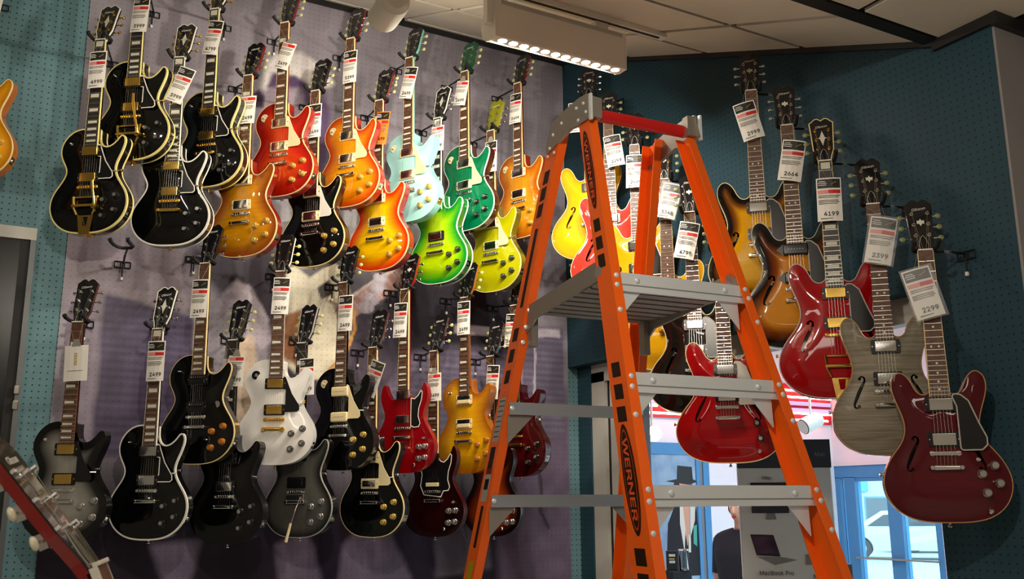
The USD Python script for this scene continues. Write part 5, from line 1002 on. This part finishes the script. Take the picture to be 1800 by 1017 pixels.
# outside: pavement, cars, building
struct('ground', bx(XF + .1, 90, -30, 70, -.2, -.05), M['asphalt'], 'pale sunlit car park outside the entrance door', 'ground')
def car(pos, yaw, paint, label):
    c = thing('parked_car', label, 'car', pos, yaw, 'cars parked outside')
    pr_ = [(-2.2, .35), (-2.25, .62), (-2.15, .86), (-1.35, .98), (-.65, 1.42), (.75, 1.46), (1.55, 1.02), (2.1, .92), (2.2, .62), (2.15, .35)]
    b = Polygon(pr_).buffer(.06).difference(Point(-1.35, .33).buffer(.38)).difference(Point(1.4, .33).buffer(.38))
    XZ = lambda v: np.stack([v[:, 0], v[:, 2], v[:, 1]], 1)
    m = ext(b, -.82, .82, XZ).mesh(); v = m[0].copy(); v[:, 1] *= np.where(v[:, 2] > 1.0, 1 - .28 * (v[:, 2] - 1.0) / .5, 1.0)
    bd = obj('body', (v, m[1][:, ::-1]), M[paint], c, smooth=30)
    for s in (-1, 1):
        for pts in ([(-1.1, 1.02), (-.60, 1.36), (.02, 1.39), (.02, 1.02)], [(.1, 1.02), (.1, 1.39), (.70, 1.38), (1.25, 1.04)]):
            v_ = np.array([[x, s * (.825 * (1 - .28 * max(0, z - 1.0) / .5)), z] for x, z in pts]); obj('side_window', (np.vstack([v_, v_ + [0, s * .004, 0]]), np.array([[0, 1, 2, 3], [7, 6, 5, 4], [3, 2, 1, 0], [4, 5, 6, 7]])), M['car_glass'], bd)
        for x in (-1.35, 1.4):
            w = obj('wheel', lathe([(.0, -.09), (.31, -.09), (.33, -.06), (.33, .06), (.31, .09), (0, .09)], (x, s * .76, .33), (0, 1, 0), 18), M['tyre'], c, smooth=30); obj('hubcap', lathe([(.2, .0), (.19, .03), (0, .04)], (x, s * .83, .33), (0, s, 0), 14), M['chrome'], w)
    for x, sg in ((-2.27, -1), (2.22, 1)):
        for s in (-1, 1): obj('headlamp' if sg < 0 else 'tail_lamp', rbox(x, s * .62, .74, .05, .28, .13, .03), M['white_plastic' if sg < 0 else 'ink_red'], bd)
    obj('windscreen', (np.array([[-1.36, -.76, 1.0], [-1.36, .76, 1.0], [-.70, .64, 1.40], [-.70, -.64, 1.40]]) + [-.045, 0, .03], np.array([[0, 1, 2, 3], [3, 2, 1, 0]])), M['car_glass'], bd)
P('paint_white', hexc('a8b4ba'), .3, 0, .8); P('paint_silver', hexc('8f9aa2'), .3, .3, .8); P('paint_grey', hexc('8a9298'), .3, .3, .8)
car((26.57, 21.41, -.05), -52, 'paint_white', 'white car seen through the left pane of the entrance door')
car((31.00, 23.02, -.05), -50, 'paint_silver', 'silver car seen through the right pane of the entrance door')
car((35.58, 26.90, -.05), -50, 'paint_grey', 'grey car parked farther off behind the silver one')
bl = thing('shop_building', 'pale building with a green sign beyond the car park', 'building', (39.30, 34.20, -.05), -58)
obj('wall', bx(-9, 9, 0, 5, 0, 3.6), M['stucco'], bl); obj('roof_edge', bx(-9.2, 9.2, -.2, 5.2, 3.6, 3.85), M['white_trim'], bl); obj('sign_panel', bx(-1.0, .4, -.12, 0, 2.25, 2.75), M['sign_green'], bl)
for x in (-6.5, -4.2, .2, 2.6, 5.2): w = obj('window', bx(x, x + 1.5, -.04, .0, .8, 2.0), M['daylight_tint_frame'], bl); obj('pane', bx(x + .08, x + 1.42, -.05, -.04, .88, 1.92), M['car_glass'], w)

# ------------------------------------------------------------------ foreground guitar, leaning on a counter below the frame
def ray(px, py):
    u, v = px - 900, py - 508.5; u, v = cr * u + sr * v, -sr * u + cr * v
    d = rgt0 * u / 1700 - up0 * v / 1700 + fwd; return d
vd = ray(168, 995); nutp = EYE + vd * 1.10; vd = vd / np.linalg.norm(vd)
r1 = rgt - vd * (rgt @ vd); r1 /= np.linalg.norm(r1); u1 = np.cross(r1, vd)
zl = -.43 * r1 + .90 * u1; zl /= np.linalg.norm(zl); nb_ = .90 * r1 + .43 * u1; nf = math.cos(rad(14)) * nb_ - math.sin(rad(14)) * vd; nf /= np.linalg.norm(nf)
yl = -nf; xl = np.cross(yl, zl); N = np.array([0, -.0135, .185 + SC])
m4 = np.eye(4); m4[0, :3], m4[1, :3], m4[2, :3] = xl, yl, zl; m4[3, :3] = nutp - (N[0] * xl + N[1] * yl + N[2] * zl)
SIDE('s_fg', '8a0c0a')
make_guitar('electric_guitar', D(STD, top='t_cherry', side='s_fg', neck='s_fg', bind='white_binding', nbind='white_binding', button='button_cream', guard='cream'), 'red guitar head close to the camera at lower left, cream tuning buttons', 'guitar', matrix=m4)
bpts = SPEC['lp']['b']; low = min((m4[3, :3] + a * xl + t_ * yl + b * zl)[2] for a, b in bpts for t_ in (0, .05)); mid = m4[3, :3]
ct = thing('display_counter', 'wooden display counter below the frame carrying the red guitar', 'counter', (mid[0], mid[1], 0))
obj('top', rbox(.05, .05, low - .019, .7, .6, .03, .004), M['wood'], ct); obj('base', bx(-.25, .35, -.2, .3, 0, low - .034), M['wood'], ct)
back = obj('rest_pad', rbox(*(zl * .40 + yl * .080 + xl * 0), .10, .05, .10, .012), M['foam'], ct); obj('rest_post', cyl(tuple(zl * .40 + yl * .110), tuple((zl * .40 + yl * .110) * [1, 1, 0] + [0, 0, low]), .015, 8), M['black_metal'], ct)
